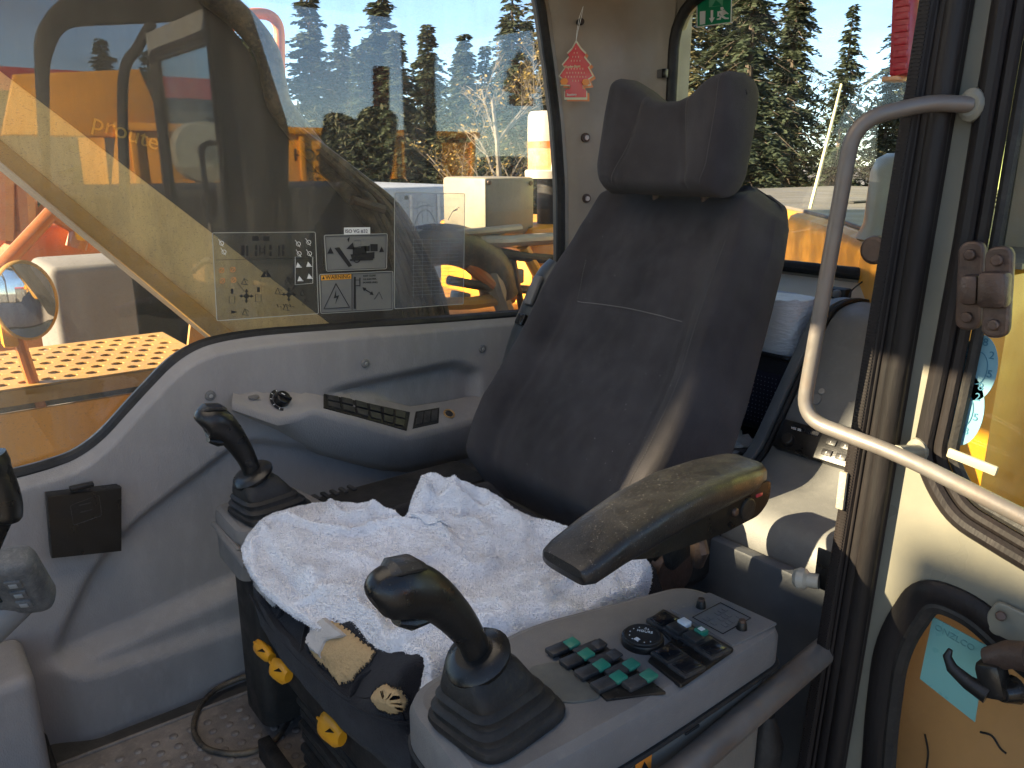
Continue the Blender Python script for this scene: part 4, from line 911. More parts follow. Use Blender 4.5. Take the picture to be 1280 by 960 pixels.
# ================================================================== REAR SHELF
rs_ = thing('rear_cabinet', (1.25, .70, 0), 'blue grey moulded rear cabinet sloping down beside the door post with a radio in it', 'cabinet')
prof = fillet([(1.69, 0, .80), (1.52, 0, .835), (1.44, 0, .822), (1.25, 0, .552), (1.10, 0, .532), (1.075, 0, .49), (1.075, 0, .0)], .05, 6)
prof = [(p.x, p.z) for p in prof]+[(1.69, 0)]
b = B(); b.prism(prof, (0, .54, 0), (1, 0, 0), (0, 0, 1), (0, 1, 0), .275, .006); b.out('shell', REARPL, rs_, 40)
b = B(); b.tube([V((p[0]-.004, .818, p[1]+.002)) for p in prof[:-3]], .005, 8); b.out('edge_trim', RUBBER, rs_)
b = B(); pr2 = [(x-.012, z+.006) for x, z in prof[:-2]]+[(1.06, .3), (1.69, .3)]; b.prism(pr2, (0, .826, 0), (1, 0, 0), (0, 0, 1), (0, 1, 0), .022, .004); b.out('side_frame', REARPL, rs_, 40)
SL = V((1.44-1.25, 0, .822-.552)).normalized(); SN = V((-SL.z, 0, SL.x)); MS = Matrix((V((0, -1, 0)), SL, SN)).transposed()
def slp(y, s_, d=0): return V((1.25, y, .552))+SL*s_+SN*d
rd = B().box(slp(.712, .062, .008), (.178, .056, .03), MS, .003).out('radio', BLACK, rs_)
for k in range(2):
    for l_ in range(3): B().box(slp(.695-.027*l_, .050+.020*k, .0245), (.019, .011, .003), MS, .001).out('radio_button', DK, rd)
for k, n_ in enumerate(('1', '2', '3', '4', '5', '6')):
    lettering('button_numeral', n_, .007, slp(.697-.027*(k % 3), .067-.020*(k//3), .0264), (0, -1, 0), SL, WHITE, rd)
kn = B().cyl(slp(.772, .052, .02), slp(.772, .052, .034), .012, .011, 20, bev=.002).out('radio_knob', BLACK, rd)
B().box(slp(.748, .078, .0235), (.050, .010, .002), MS, .0005).out('radio_display', SCR, rd)
lettering('radio_lettering', 'VOL SEL', .006, slp(.778, .074, .0248), (0, -1, 0), SL, WHITE, rd)
for p in ((.765, .165), (.775, .130)): B().cyl(slp(*p, -.002), slp(*p, .004), .006, n=12, bev=.001).out('screw', ZINC, rs_)
B().cyl(slp(.770, .147, -.002), slp(.770, .147, .003), .011, n=20, bev=.001).out('plug', REARPL, rs_)
B().box(slp(.66, .135, .0), (.10, .05, .012), MS, .005).out('cup_recess', REARPL, rs_); B().sphere(slp(.635, .15, .01), .022, (1, .8, 1)).out('gear_knob', BLACK, rs_)
q = px(1012, 607, 2, .556); B().cyl(V((q.x, q.y, .535)), V((q.x, q.y, .5435)), .022, n=24).out('blank_disc', REARPL, rs_)
# shelf across the back under the rear window, and lower rear panel
SHELF = mat('beige dusty shelf plastic', (.56, .50, .38), .7, var=.1, vs=6, bump=.2, bs=300, dust=.4, dcol=(.60, .54, .42), ds=8)
sh = thing('rear_shelf', (1.6, 1.1, .5), 'dusty beige shelf running below the rear window', 'shelf')
b = B(); b.prism(rpoly([(1.50, .72), (1.50, .77), (1.56, .81), (1.699, .845), (1.699, .72)], .01, 4), (0, .56, 0), (1, 0, 0), (0, 0, 1), (0, 1, 0), .94, .006); b.out('top_moulding', SHELF, sh, 40)
b = B(); b.bx((1.20, .852, .0), (1.69, 1.60, .535), .01); b.out('lower_box', REARPL, sh, 40)
q = px(1047, 366, 0, 1.60); ct = B().box(q, (.03, .05, .022), None, .004).out('catch_recess', INK, sh); B().box(q+V((-.014, -.008, 0)), (.02, .018, .018), None, .006).out('catch_knob', PANEL2, sh)
B().tube(smooth_path([px(1078, 352, 0, 1.60), px(1064, 364, 0, 1.58), px(1058, 380, 0, 1.54), px(1040, 384, 0, 1.52)], 6), .0016, 5).out('parting_line', INK, sh)
# dark panel below
B().bx((1.045, .52, .0), (1.07, .98, .478), .006).out('lower_rear_panel', mat('dark blue grey panel', (.055, .062, .072), .5, bump=.1, dust=.1), rs_)
# black cooler bag with a pale sack on top
cb = thing('cooler_bag', (1.45, .95, .54), 'black bag with perforated front standing on the rear shelf', 'bag')
BAG = mat('black bag cloth', (.010, .010, .016), .7, var=.3, bump=.3, bs=300, sheen=.1)
B().bx((1.385, .865, .558), (1.50, 1.06, .722), .014, 3).out('body', BAG, cb)
B().tube([V((x, y, .724)) for x, y in rpoly([(1.383, .863), (1.502, .863), (1.502, 1.062), (1.383, 1.062)], .014, 4)], (.006, .005), 8, closed=True).out('rim_binding', VINYL, cb)
B().bx((1.380, .878, .572), (1.387, 1.04, .690), .004).out('front_pocket', mat('navy mesh', (.013, .012, .03), .8, bump=.3, bs=600), cb)
bb = B()
for i in range(12):
    for j in range(12):
        if i*.9+j*.35 < 9.5: bb.box(V((1.3795, .886+i*.0085, .582+j*.0088)), (.001, .0017, .0017), None)
bb.out('perforation', mat('mesh hole glint', (.22, .22, .27), .6, bump=0), cb, 0, kind='stuff')
sk = B(); rr = []
for k in range(9):
    f_ = k/8; z = .70+.135*f_; ring = []
    for i in range(48):
        a = 2*PI*i/48; w_ = 1+.04*noise.noise((math.cos(a)*2, math.sin(a)*2, z*20)); sag = .10*max(0, f_-.6)
        ring.append(V((1.445+.055*w_*(1-sag)*abs(math.cos(a))**.55*(1 if math.cos(a) > 0 else -1), .962+.092*w_*(1-sag)*abs(math.sin(a))**.55*(1 if math.sin(a) > 0 else -1), z+.006*noise.noise((a*2, z*30, 5))*f_)))
    rr.append(ring)
SACK = mat('crinkled white plastic', (.62, .62, .64), .5, var=.06, vs=10, bump=1.0, bs=60, dust=.1, ds=10, streak=.3)
sk.rings(rr).out('white_sack', SACK, None, 50, label='crinkled white sack standing in the black bag', cat='sack')
ppw = thing('paper_pile', (1.27, .93, .54), 'crumpled pale papers lying on the ledge beside the seat back', 'paper')
rnd = random.Random(9)
for k in range(7):
    c = V((1.245+rnd.uniform(0, .12), .872+rnd.uniform(0, .10), .541+.004*k)); w_ = rnd.uniform(.05, .085); n = 7; a0 = rnd.uniform(0, 3); vs2 = []
    for i in range(n):
        for j in range(n):
            u, v = (i/(n-1)-.5)*w_, (j/(n-1)-.5)*w_*1.3; vs2.append(c+V((u*math.cos(a0)-v*math.sin(a0), u*math.sin(a0)+v*math.cos(a0), .010*noise.noise((u*50+k, v*50, k))+.004)))
    b = B().add(vs2, [(i*n+j, (i+1)*n+j, (i+1)*n+j+1, i*n+j+1) for i in range(n-1) for j in range(n-1)]); b.add([p-V((0, 0, .001)) for p in vs2], [(i*n+j, i*n+j+1, (i+1)*n+j+1, (i+1)*n+j) for i in range(n-1) for j in range(n-1)])
    b.out('sheet', mat('paper%d' % k, (.55+.1*rnd.random(), .53, .47), .9, bump=.2, dust=.3, ds=20), ppw, 0)

# ================================================================== STICKERS ON THE SIDE WINDOW
GY = YW+.0405
FILM = glass_mat('clear sticker film', (.86, .87, .86), 1.4, .16, (.6, .6, .55), 1.5, 9, speck=0)
FILM2 = glass_mat('pale sticker film', (.90, .91, .92), 1.4, .30, (.75, .77, .8), 1.2, 9, speck=0)
def gp(x, y, dy=0): return px(x, y, 1, GY-dy)
def g2(x, y): p = gp(x, y); return (p.x, p.z)
def decal(name, quad, m, label, r=.004):
    pl = rpoly([g2(*p) for p in quad], r, 4); s_ = thing(name, gp(*quad[0]), label, 'sticker', None)
    plate('film', pl, [], .0008, (0, GY, 0), (1, 0, 0), (0, 0, 1), m, s_, bev=.0001)
    B().tube([V((p[0], GY-.0006, p[1])) for p in pl], .0008, 4, closed=True).out('film_edge', mat('film edge', (.42, .42, .38), .5, bump=0), s_, 0); return s_
class Art:
    def __init__(s, dy=.0011): s.b = B(); s.dy = dy
    def line(s, *pts, w_=.0010, closed=False): s.b.tube([gp(x, y, s.dy) for x, y in pts], w_, 4, closed=closed); return s
    def poly(s, *pts):
        P = [gp(x, y, s.dy) for x, y in pts]; s.b.rings([P, [p-V((0, .0004, 0)) for p in P]]); return s
    def rect(s, x, y, w_, h): return s.poly((x-w_, y-h), (x+w_, y-h), (x+w_, y+h), (x-w_, y+h))
    def ring(s, x, y, r_, w_=.0009): return s.line(*[(x+r_*math.cos(a*PI/8), y+r_*math.sin(a*PI/8)) for a in range(16)], w_=w_, closed=True)
    def out(s, name, m, par): return s.b.out(name, m, par, 0)
d1 = decal('operation_sticker', [(265, 291), (394, 290), (398, 392), (271, 401)], FILM, 'clear film sticker full of black lever and track pictograms, leftmost on the glass')
a = Art()
for x in (317, 321, 331, 335): a.rect(x, 298, 2 if x in (321, 331) else 1.5, 3)
a.line((318, 299), (336, 299), w_=.0007)
for x in (303, 305): a.rect(x-.5, 313, .9, 6)
for x in (320, 338, 354): a.rect(x, 309, 1.2, 3).rect(x, 317, 1.2, 3)
a.line((325, 307), (325, 319)).line((331, 307), (331, 319)).line((309, 307), (309, 320), w_=.002).line((349, 307), (349, 320), w_=.0016).ring(328, 313, 3)
a.poly((326, 346), (331, 338), (332, 346)).poly((333, 346), (334, 338), (339, 346)).line((326, 346), (339, 346))
for cx, cy_ in ((308, 370), (361, 368)):
    a.line((cx-8, cy_), (cx+8, cy_), w_=.0016).line((cx, cy_-8), (cx, cy_+8), w_=.0016).ring(cx, cy_, 2.4, .0014)
    for dx_, dy_ in ((-9, 0), (9, 0), (0, -9), (0, 9)): a.poly((cx+dx_, cy_+dy_), (cx+dx_*.6+dy_*.25, cy_+dy_*.6+dx_*.25), (cx+dx_*.6-dy_*.25, cy_+dy_*.6-dx_*.25))
for x, y in ((290, 374), (323, 372)): a.line((x-3.5, y-4), (x+3.5, y-4), (x+3.5, y+5), (x-3.5, y+5), w_=.0006, closed=True).rect(x, y-10, 1.6, 3)
for x, y in ((306, 352), (307, 390), (360, 350), (379, 366), (348, 364), (358, 384), (382, 378)): a.line((x-4, y+3), (x-1, y-4), (x+4, y-1), w_=.0007).line((x-4, y+3), (x+4, y+4), w_=.0007).line((x-1, y-4), (x+2, y+3), w_=.0006)
a.poly((289, 388), (297, 390), (289, 392)).line((296, 352), (305, 364), w_=.0005).line((372, 352), (364, 364), w_=.0005).line((270, 325), (392, 322), w_=.0005)
for k in range(6): a.line((346+k*4, 380+(k % 2)*3), (348+k*4, 384), w_=.0009)
a.out('pictogram_print', INK, d1)
a = Art()
for x, y in ((373, 331), (386, 330), (375, 348), (387, 345)): a.poly((x-3, y+3), (x-1, y-3), (x+3, y+2)).line((x-3, y+3), (x+4, y+3))
a.line((377, 321), (369, 321), (369, 356), (391, 354), (391, 321), w_=.0005)
for x, y in ((373, 305), (386, 303), (374, 317), (387, 317), (277, 304), (280, 315)): a.ring(x, y, 2.6, .0006).line((x-4, y-5), (x+2, y+4), w_=.0006)
a.out('pale_print', WHITE, d1)
a = Art()
for x, y in ((277, 338), (291, 337), (278, 351), (292, 350)): a.ring(x, y, 3.0, .0006).line((x-3, y+3), (x+3, y-3), w_=.0006)
a.out('orange_print', mat('orange print', (.6, .22, .06), .6, bump=0), d1)
GREYF = mat('grey sticker', (.17, .17, .16), .5, var=.08, bump=0, dust=.15, ds=9)
d2 = decal('hazard_sticker', [(405, 294), (484, 292), (483, 336), (408, 339)], GREYF, 'grey sticker with black excavator silhouette and warning triangles beneath the white label')
a = Art(.0016)
a.poly((418, 310), (424, 309), (440, 332), (436, 334)).poly((438, 318), (468, 315), (468, 323), (440, 324)).poly((441, 309), (458, 307), (458, 317), (441, 318)).poly((433, 311), (441, 303), (443, 312)).ring(446, 324, 4, .0012)
a.poly((456, 308), (462, 307), (462, 314), (456, 314)).poly((463, 305), (472, 305), (472, 314), (463, 314)).poly((434, 299), (437, 296), (436, 303)).poly((409, 317), (413, 309), (417, 317)).poly((474, 315), (477, 308), (480, 315)).line((438, 325), (466, 324), w_=.0025)
a.line((407, 295.5), (483, 293.5), (482, 335), (409, 338), w_=.0007, closed=True); a.out('silhouette_print', INK, d2)
a = Art(.0018).line((443, 300), (451, 300), (451, 309), (443, 309), w_=.0007, closed=True); a.out('cab_outline', GREYF, d2)
d3 = decal('warning_sticker', [(399, 343), (491, 339), (491, 387), (401, 392)], GREYF, 'grey sticker with orange WARNING heading and lightning triangle')
a = Art(.0013).poly((401, 343.5), (439, 342), (439, 348.5), (401, 350.5)); a.out('heading_band', mat('orange heading', (.72, .33, .04), .5, bump=0), d3)
p = gp(407, 349.2, .0019); q = gp(437, 347.7, .0019); lettering('heading_lettering', 'WARNING', .0125, p, q-p, (0, 0, 1), INK, d3)
a = Art(.0016).line((420, 354.5), (405, 386), (437, 384), w_=.0013, closed=True).poly((420, 363), (417, 373), (421, 372), (419, 380), (424, 369), (420, 370)).rect(443.5, 366, 1.2, 20).line((444, 350), (450, 350), w_=.001).line((444, 357), (450, 357), w_=.001).line((450, 347), (450, 358), w_=.001)
a.line((455, 361), (465, 367), w_=.0014).poly((453, 359), (458, 360), (455, 364)).poly((467, 369), (462, 368), (465, 364)).line((468, 374), (474, 365), (478, 374), w_=.0006).line((440, 342), (440, 388), w_=.0007).line((401, 344), (490, 340), (490, 386), (402, 391), w_=.0007, closed=True).poly((402.5, 349), (404.2, 345), (406, 349)); a.out('warning_print', INK, d3)
for k, tx in enumerate(('KEEP CLEAR', 'OF ELECTRIC', 'POWER LINES')): p = gp(454, 346+k*4.2, .0016); q = gp(484, 344.7+k*4.2, .0016); lettering('small_lettering', tx, .0060, p, q-p, (0, 0, 1), INK, d3)
d5 = thing('oil_label', gp(430, 292), 'small white label reading ISO VG #32', 'label')
b = B(); P_ = [gp(*p) for p in ((430, 284.5), (462.5, 284), (462.5, 292.6), (430, 293))]; b.rings([P_, [p-V((0, .0008, 0)) for p in P_]]); b.out('backing', WHITE, d5, 0)
p = gp(431.6, 291.2, .0013); q = gp(461, 290.9, .0013); lettering('label_lettering', 'ISO VG #32', .0112, p, q-p, (0, 0, 1), INK, d5)
d4 = decal('load_chart', [(493, 240), (581, 242), (579, 380), (493, 386)], FILM2, 'pale transparent load chart sticker nearest the seat on the glass')
a = Art()
for k in range(7): a.line((516+k*6, 252), (516+k*6, 288), w_=.0003).line((514, 252+k*6), (556, 252+k*6), w_=.0003)
a.line(*[(518+k*2.6, 288-26*math.sin(k*.3)**.5 if 0 < k*.3 < PI else 288) for k in range(11)], w_=.0008).line((513, 260), (521, 260), (528, 257), (538, 256), w_=.0009).line((560, 275), (566, 264), (574, 259), w_=.0008).line((566, 264), (572, 262), w_=.0012).line((498, 250), (501, 244), (504, 250), w_=.0006, closed=True).rect(508, 247, 2.5, 2.5)
for k in range(16): a.line((515, 300+k*4.6), (573, 298.5+k*4.5), w_=.00035)
for k in range(5): a.line((517+k*11, 298), (517+k*11, 372), w_=.0003)
a.out('chart_print', mat('grey print', (.16, .17, .18), .6, bump=0), d4)

# ================================================================== AIR FRESHENER, EXIT SIGN
af = thing('air_freshener', pil_pt(725, 30), 'red strawberry tree-shaped air freshener hanging on the rear pillar', 'air freshener')
hk = pil_pt(724, 28); fy = hk.y-.05
hkb = B().cyl(hk+V((.004, .010, 0)), hk+V((-.006, -.016, 0)), .008, n=12, bev=.002).out('hook', BLACK, af)
def fp(x, y, d=0): return px(x, y, 1, fy-d)
B().tube([fp(729, 8), fp(724, 22), fp(721, 40), fp(719.5, 56), fp(722, 40), fp(727, 20)], .0007, 5, closed=True).out('string', WHITE, af, 0)
tree = [(720, 52), (726, 61), (732, 67), (730, 71), (738, 81), (735, 84), (741, 95), (735, 99), (738, 106), (728, 107), (728.5, 112), (733, 113), (733, 123), (706, 123), (706, 113), (712, 112), (712.5, 107), (701, 106), (704, 99), (699, 95), (706, 85), (703, 81), (711, 71), (709, 67), (715, 61)]
def card(pts, d, m, name, grow=1.0, dx_=0, dy_=0, par=af):
    c = (719.5, 90); P_ = [fp(c[0]+(x-c[0])*grow+dx_, c[1]+(y-c[1])*grow+dy_, d) for x, y in pts]; return B().rings([P_, [p-V((0, .0012, 0)) for p in P_]]).out(name, m, par, 0)
card(tree, -.004, mat('orange card', (.7, .2, .06), .6, bump=0), 'rear_card', 1.02, 3, 3)
card(tree, -.001, mat('cream card edge', (.62, .58, .42), .6, bump=0), 'card_edge', 1.05)
fc_ = card(tree, .0005, mat('strawberry red card', (.55, .015, .03), .45, bump=0), 'front_card', .96)
bb = B()
for j in range(9):
    for i in range(-4, 5):
        y = 61+j*5; x = 719.5+i*3.6+(1.8 if j % 2 else 0); lim = (y-52)*.36 if y < 100 else 6
        if abs(x-719.5) < lim-2 and not (79 < y < 86): p = fp(x, y, .002); bb.box(p, (.0016, .0006, .0034), None)
bb.out('seed_dot', mat('seed cream', (.75, .55, .4), .6, bump=0), fc_, 0)
p = fp(704.5, 85.5, .0021); q = fp(735, 83.5, .0021); lettering('card_lettering', 'Wunder-Baum', .0092, p, q-p, (0, 0, 1), mat('cream print', (.72, .62, .4), .6, bump=0), fc_, .0004)
p = fp(708.5, 119.5, .0021); q = fp(731, 119, .0021); lettering('card_lettering', 'Strawberry', .0070, p, q-p, (0, 0, 1), WHITE, fc_, .0004)
for x, y in ((705, 102), (732, 103)): card([(x-5, y), (x-3, y-4), (x+3, y-4), (x+5, y), (x+2, y+4), (x-3, y+4)], .0018, mat('orange fruit', (.7, .2, .03), .6, bump=0), 'printed_fruit')
ex = thing('exit_sign', px(892, 33, 0, XR+.012), 'green and white emergency exit sticker at the top of the rear window', 'sign')
EX = XR+.0135
def ep(x, y, d=0): return px(x, y, 0, EX-d)
def ecard(pts, d, m, name): P_ = [ep(x, y, d) for x, y in pts]; return B().rings([P_, [p-V((.0008, 0, 0)) for p in P_]]).out(name, m, ex, 0)
ecard([(870.5, -52), (917, -55), (914, 28.5), (871, 34.5)], 0, WHITE, 'backing'); ecard([(871.5, -51), (915.5, -54), (912.8, 27.4), (872.3, 33)], .001, SIGNG, 'green_field')
ecard([(875, 14.5), (882, 13.5), (881.5, 30), (875, 31)], .002, WHITE, 'door_pictogram')
ecard([(888.6, 13), (891.6, 12.6), (891.4, 22), (893.6, 21.8), (889.8, 28.4), (886.4, 22.6), (888.6, 22.4)], .002, WHITE, 'arrow_pictogram')
for pts in ([(901, 9), (904, 8.6), (905, 11), (903, 13), (900.8, 12)], [(899, 14), (906, 12), (908, 17), (903, 20), (901, 19)], [(906, 13), (911, 17), (910, 18), (905.5, 16)], [(899.5, 14.5), (899, 19), (901, 20), (897, 21), (897, 14)], [(903, 19), (908, 22), (911, 22), (911, 23.8), (906, 24), (901, 21)], [(902, 20), (901, 24.5), (896, 25), (896, 23.4), (899.4, 22.6), (900, 19)]): ecard(pts, .002, WHITE, 'running_figure')
ecard([(887, -5), (904, -6), (903.5, 7), (886.5, 9)], .002, mat('pale green print', (.12, .38, .22), .5, bump=0), 'window_pictogram'); ecard([(890, 8), (895, 0), (899, 3), (902, 7)], .003, SIGNG, 'window_figure')

# ================================================================== OUTSIDE: the machine's own boom, decks and hood
def X2(x, y, Y): p = px(x, y, 1, Y); return (p.x, p.z)
BY = 1.95
boom = thing('excavator_boom', (1.3, 2.2, .2), 'dark grey excavator boom rising to the left outside the side window', 'boom')
lo = [(1.02, .30), X2(300, 430, BY), X2(0, 180, BY), (-.55, 1.98), (-1.6, 3.05), (-3.0, 3.85)]
hi = [(-3.2, 4.3), (-2.6, 4.6), (-1.4, 3.95), (-.4, 2.80), (.25, 2.05), X2(265, 0, BY), X2(430, 232, BY), X2(528, 390, BY), (1.42, .38), (1.30, .22)]
B().prism(lo+hi, (0, BY, 0), (1, 0, 0), (0, 0, 1), (0, 1, 0), .52, .0).out('boom_box', BOOMM, boom, 30)
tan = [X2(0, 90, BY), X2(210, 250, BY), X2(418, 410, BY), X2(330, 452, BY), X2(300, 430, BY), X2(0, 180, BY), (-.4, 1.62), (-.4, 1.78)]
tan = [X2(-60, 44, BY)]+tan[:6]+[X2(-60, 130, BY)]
B().prism(tan, (0, BY-.001, 0), (1, 0, 0), (0, 0, 1), (0, -1, 0), .012, .003).out('sunlit_strip', BOOMT, boom, 30)  # raised tan band painting the sunlit strip, not a real plate
fl = [X2(-60, 128, BY), X2(0, 176, BY), X2(150, 300, BY), X2(305, 428, BY), X2(330, 450, BY), X2(296, 450, BY), X2(0, 203, BY), X2(-60, 155, BY)]
B().prism(fl, (0, BY-.014, 0), (1, 0, 0), (0, 0, 1), (0, -1, 0), .014, .004).out('lower_flange', YDUST, boom, 30)
a, c = px(113, 160, 1, BY-.004), px(176, 181, 1, BY-.004); dv = (c-a).normalized()
PRM = mat('faded ochre lettering', (.30, .22, .07), .7, bump=0)
lettering('boom_lettering', 'proute', .050, a, dv, V((-dv.z, 0, dv.x)), PRM, boom, .001)
hose = [(-60, -170), (200, -60), (262, -8), (300, 22), (332, 62), (343, 105), (352, 135), (395, 190), (440, 240), (490, 305), (545, 400)]
B().tube(smooth_path([px(x, y, 1, BY-.02) for x, y in hose], 6), .030, 12).out('boom_hose', HOSE, boom)
for k in range(9):
    o_ = k*5.5; z_ = (k % 3)*.02
    pts = [(356+o_*.3, 150+o_*.2), (432+o_*.5, 222), (462+o_*.8, 258), (482+o_*1.0, 306), (500+o_*1.15, 362), (512+o_*1.2, 420)]
    B().tube(smooth_path([px(x, y, 1, BY-.03-z_) for x, y in pts], 6), .011 if k % 2 else .008, 8).out('hydraulic_hose', HOSE, boom)
B().tube([px(440, 250, 1, BY-.08), px(480, 262, 1, BY-.08)], .012, 8).out('hose_clamp', STEEL, boom)
# platform with punched holes right of the cab
dz = .45; pn, pf = px(130, 470, 2, dz), px(110, 427, 2, dz); xr_ = px(240, 436, 2, dz).x
dk = thing('side_platform', (xr_, pn.y, -.2), 'dusty yellow walkway plate punched with rows of oval holes', 'platform')
holes = []; nr_, nc_ = 7, 24
for i in range(nr_):
    for j in range(nc_):
        y = pn.y+.06+(pf.y-pn.y-.12)*i/(nr_-1); x = xr_-.05-j*.062-(.031 if i % 2 else 0)
        holes.append([(x+.020*math.cos(a*PI/5), y+.020*math.sin(a*PI/5)) for a in range(10)])
plate('tread_plate', [(xr_-1.6, pn.y), (xr_, pn.y), (xr_, pf.y), (xr_-1.6, pf.y)], holes, .006, (0, 0, dz), (1, 0, 0), (0, 1, 0), YDUST, dk, bev=.001)
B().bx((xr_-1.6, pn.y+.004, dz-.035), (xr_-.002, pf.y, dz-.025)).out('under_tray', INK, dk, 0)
B().bx((xr_-1.6, pn.y-.004, dz-.05), (xr_, pn.y+.004, dz-.004), .002).out('edge_strip', YDUST, dk)
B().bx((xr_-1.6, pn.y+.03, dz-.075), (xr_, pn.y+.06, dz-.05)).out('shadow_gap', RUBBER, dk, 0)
B().bx((xr_-1.6, pn.y+.012, -.9), (xr_-.01, pn.y+.03, dz-.075), .004).out('fascia', YPAINT, dk)
B().bx((xr_-.08, pn.y+.02, -.9), (xr_, pf.y, dz-.04), .004).out('end_panel', YDUST, dk)
q = px(258, 412, 1, pn.y+.12); gs = B().box(q, (.12, .02, .20), Matrix.Rotation(R(12), 3, 'Y'), .006).out('gusset', YDUST, dk); B().cyl(q+V((-.02, -.008, .03)), q+V((-.02, -.016, .03)), .016, n=14, bev=.003).out('gusset_bolt', STEEL, dk)
# round mirror on an orange stalk
mq = px(32, 376, 1, 2.72); mi = thing('round_mirror', (mq.x-.03, 2.75, dz), 'round convex mirror on an orange stalk above the walkway', 'mirror')
B().tube([mq+V((0, .012, 0)), mq+V((0, .004, 0)), mq+V((0, -.003, 0)), mq+V((0, -.006, 0))], [(.082, .115), (.086, .12), (.082, .116), (.076, .11)], 36, flat=(1, 0, 0)).out('rim', YDUST, mi)
b = B(); rr = []
for k in range(7):
    f_ = 1-k/6.0; rr.append([mq+V((.076*f_*math.cos(2*PI*i/36), -.0062-.016*(1-f_*f_), .110*f_*math.sin(2*PI*i/36))) for i in range(36)])
b.rings([r_ for r_ in rr[:-1]]).out('mirror_glass', mat('mirror glass', (.8, .8, .8), .04, metal=1, var=.02, bump=0, rvar=.01), mi, 60)
B().tube([mq+V((-.05, .03, .02)), mq+V((-.03, .03, -.12)), mq+V((.0, .03, -.35))], .018, 10).out('stalk', ORANGE, mi)
B().bx(tuple(mq+V((-.075, .012, -.14))), tuple(mq+V((-.02, .05, .09))), .015).out('mirror_back', YPAINT, mi)
# orange guard rail
gr = thing('guard_rail', px(350, 160, 1, 3.1), 'bent orange tube guard rail against the sky behind the boom', 'rail')
B().tube(fillet([px(272, 55, 1, 3.1), px(300, 16, 1, 3.1), px(349, 18, 1, 3.1), px(353, 300, 1, 3.1)], .10, 8), .020, 12).out('rail_tube', ORANGE, gr)
# pre-cleaner, box and clutter on the right deck
pc = thing('air_precleaner', px(680, 215, 1, 2.25), 'clear bowl air precleaner with orange band and white lid', 'precleaner')
cq = px(690, 140, 1, 2.25); r0 = .086; zb = px(690, 212, 1, 2.25).z; PCW = mat('milky plastic', (.46, .43, .37), .35, var=.06, bump=.03, dust=.2, ds=6)
def ring_(z, r): return [V((cq.x+r*math.cos(2*PI*k/32), 2.25+r*math.sin(2*PI*k/32), z)) for k in range(32)]
B().rings([ring_(cq.z-.10, r0), ring_(cq.z-.015, r0), ring_(cq.z, r0*.9), ring_(cq.z+.003, r0*.5)]).out('lid', PCW, pc, 40)
B().rings([ring_(cq.z-.123, r0*1.01), ring_(cq.z-.10, r0*1.01)]).out('orange_band', ORANGE, pc, 40)
B().rings([ring_(zb, r0*.99), ring_(cq.z-.123, r0*.99)]).out('bowl', mat('rust stained bowl', (.55, .33, .13), .3, var=.25, vs=9, bump=.03, dust=.6, dcol=(.6, .52, .4), ds=5), pc, 40)
B().rings([ring_(zb-.03, r0*1.1), ring_(zb-.005, r0*1.12), ring_(zb, r0*1.05)]).out('base_flange', PCW, pc, 40)
B().rings([ring_(zb-.30, .05), ring_(zb-.03, .05)]).out('intake_pipe', RUBBER, pc)
q = px(668, 195, 1, 2.25-r0); B().box(V((cq.x-.035, 2.25-r0*.94, cq.z-.16)), (.055, .006, .075), Matrix.Rotation(R(-24), 3, 'Z'), .001).out('label', WHITE, pc)
bx_ = thing('beige_case', px(645, 290, 1, 2.15), 'pale beige metal case bolted beside the precleaner', 'case')
a, c = px(606, 222, 1, 2.15), px(668, 292, 1, 2.15); B().bx((a.x, 2.15, c.z), (c.x, 2.40, a.z), .012).out('shell', mat('beige painted metal', (.24, .22, .16), .5, dust=.3, ds=5), bx_)
for p in ((611, 228), (663, 229), (612, 286), (663, 286)): q = px(*p, 1, 2.15); B().cyl(q, q-V((0, .006, 0)), .008, n=10, bev=.002).out('bolt', STEEL, bx_)
en = thing('engine_deck', (1.5, 2.2, .3), 'yellow engine deck cluttered with pipes and cables beside the cab window', 'deck')
p0_, p1_2 = px(665, 285, 1, 2.12), px(712, 330, 1, 2.12); B().bx((p0_.x, 2.12, .3), (2.6, 2.7, p0_.z), .02).out('cover', YPAINT, en)
B().bx((1.25, 2.05, -.2), (2.6, 2.9, .62), .02).out('floor_plate', YDUST, en)
AL = mat('grey aluminium casting', (.30, .28, .24), .5, metal=.4, bump=.2, bs=60, dust=.4, ds=6)
B().tube(smooth_path([px(497, 330, 1, 2.1), px(530, 308, 1, 2.1), px(575, 308, 1, 2.1), px(612, 330, 1, 2.1), px(625, 370, 1, 2.1)], 6), .065, 14).out('intake_hose', HOSE, en)
for (x0, y0, x1, y1, w_, m) in ((520, 292, 650, 285, .014, AL), (560, 300, 690, 298, .020, AL), (600, 310, 700, 325, .016, RUBBER), (585, 330, 640, 372, .022, ORANGE), (610, 325, 632, 390, .03, AL), (640, 318, 652, 385, .012, STEEL), (655, 310, 690, 370, .02, YPAINT), (560, 350, 660, 362, .015, HOSE), (535, 380, 640, 372, .02, YDUST)):
    B().tube([px(x0, y0, 1, 2.08), px((x0+x1)/2, (y0+y1)/2+3, 1, 2.06), px(x1, y1, 1, 2.08)], w_, 10).out('pipe', m, en)
for (x, y, s_) in ((620, 300, .05), (648, 306, .04), (600, 345, .045), (640, 345, .06), (575, 372, .05)): B().box(px(x, y, 1, 2.1), (s_, s_, s_*.8), Matrix.Rotation(R(x % 40), 3, 'Y'), .006).out('fitting', AL if x % 3 else YPAINT, en)
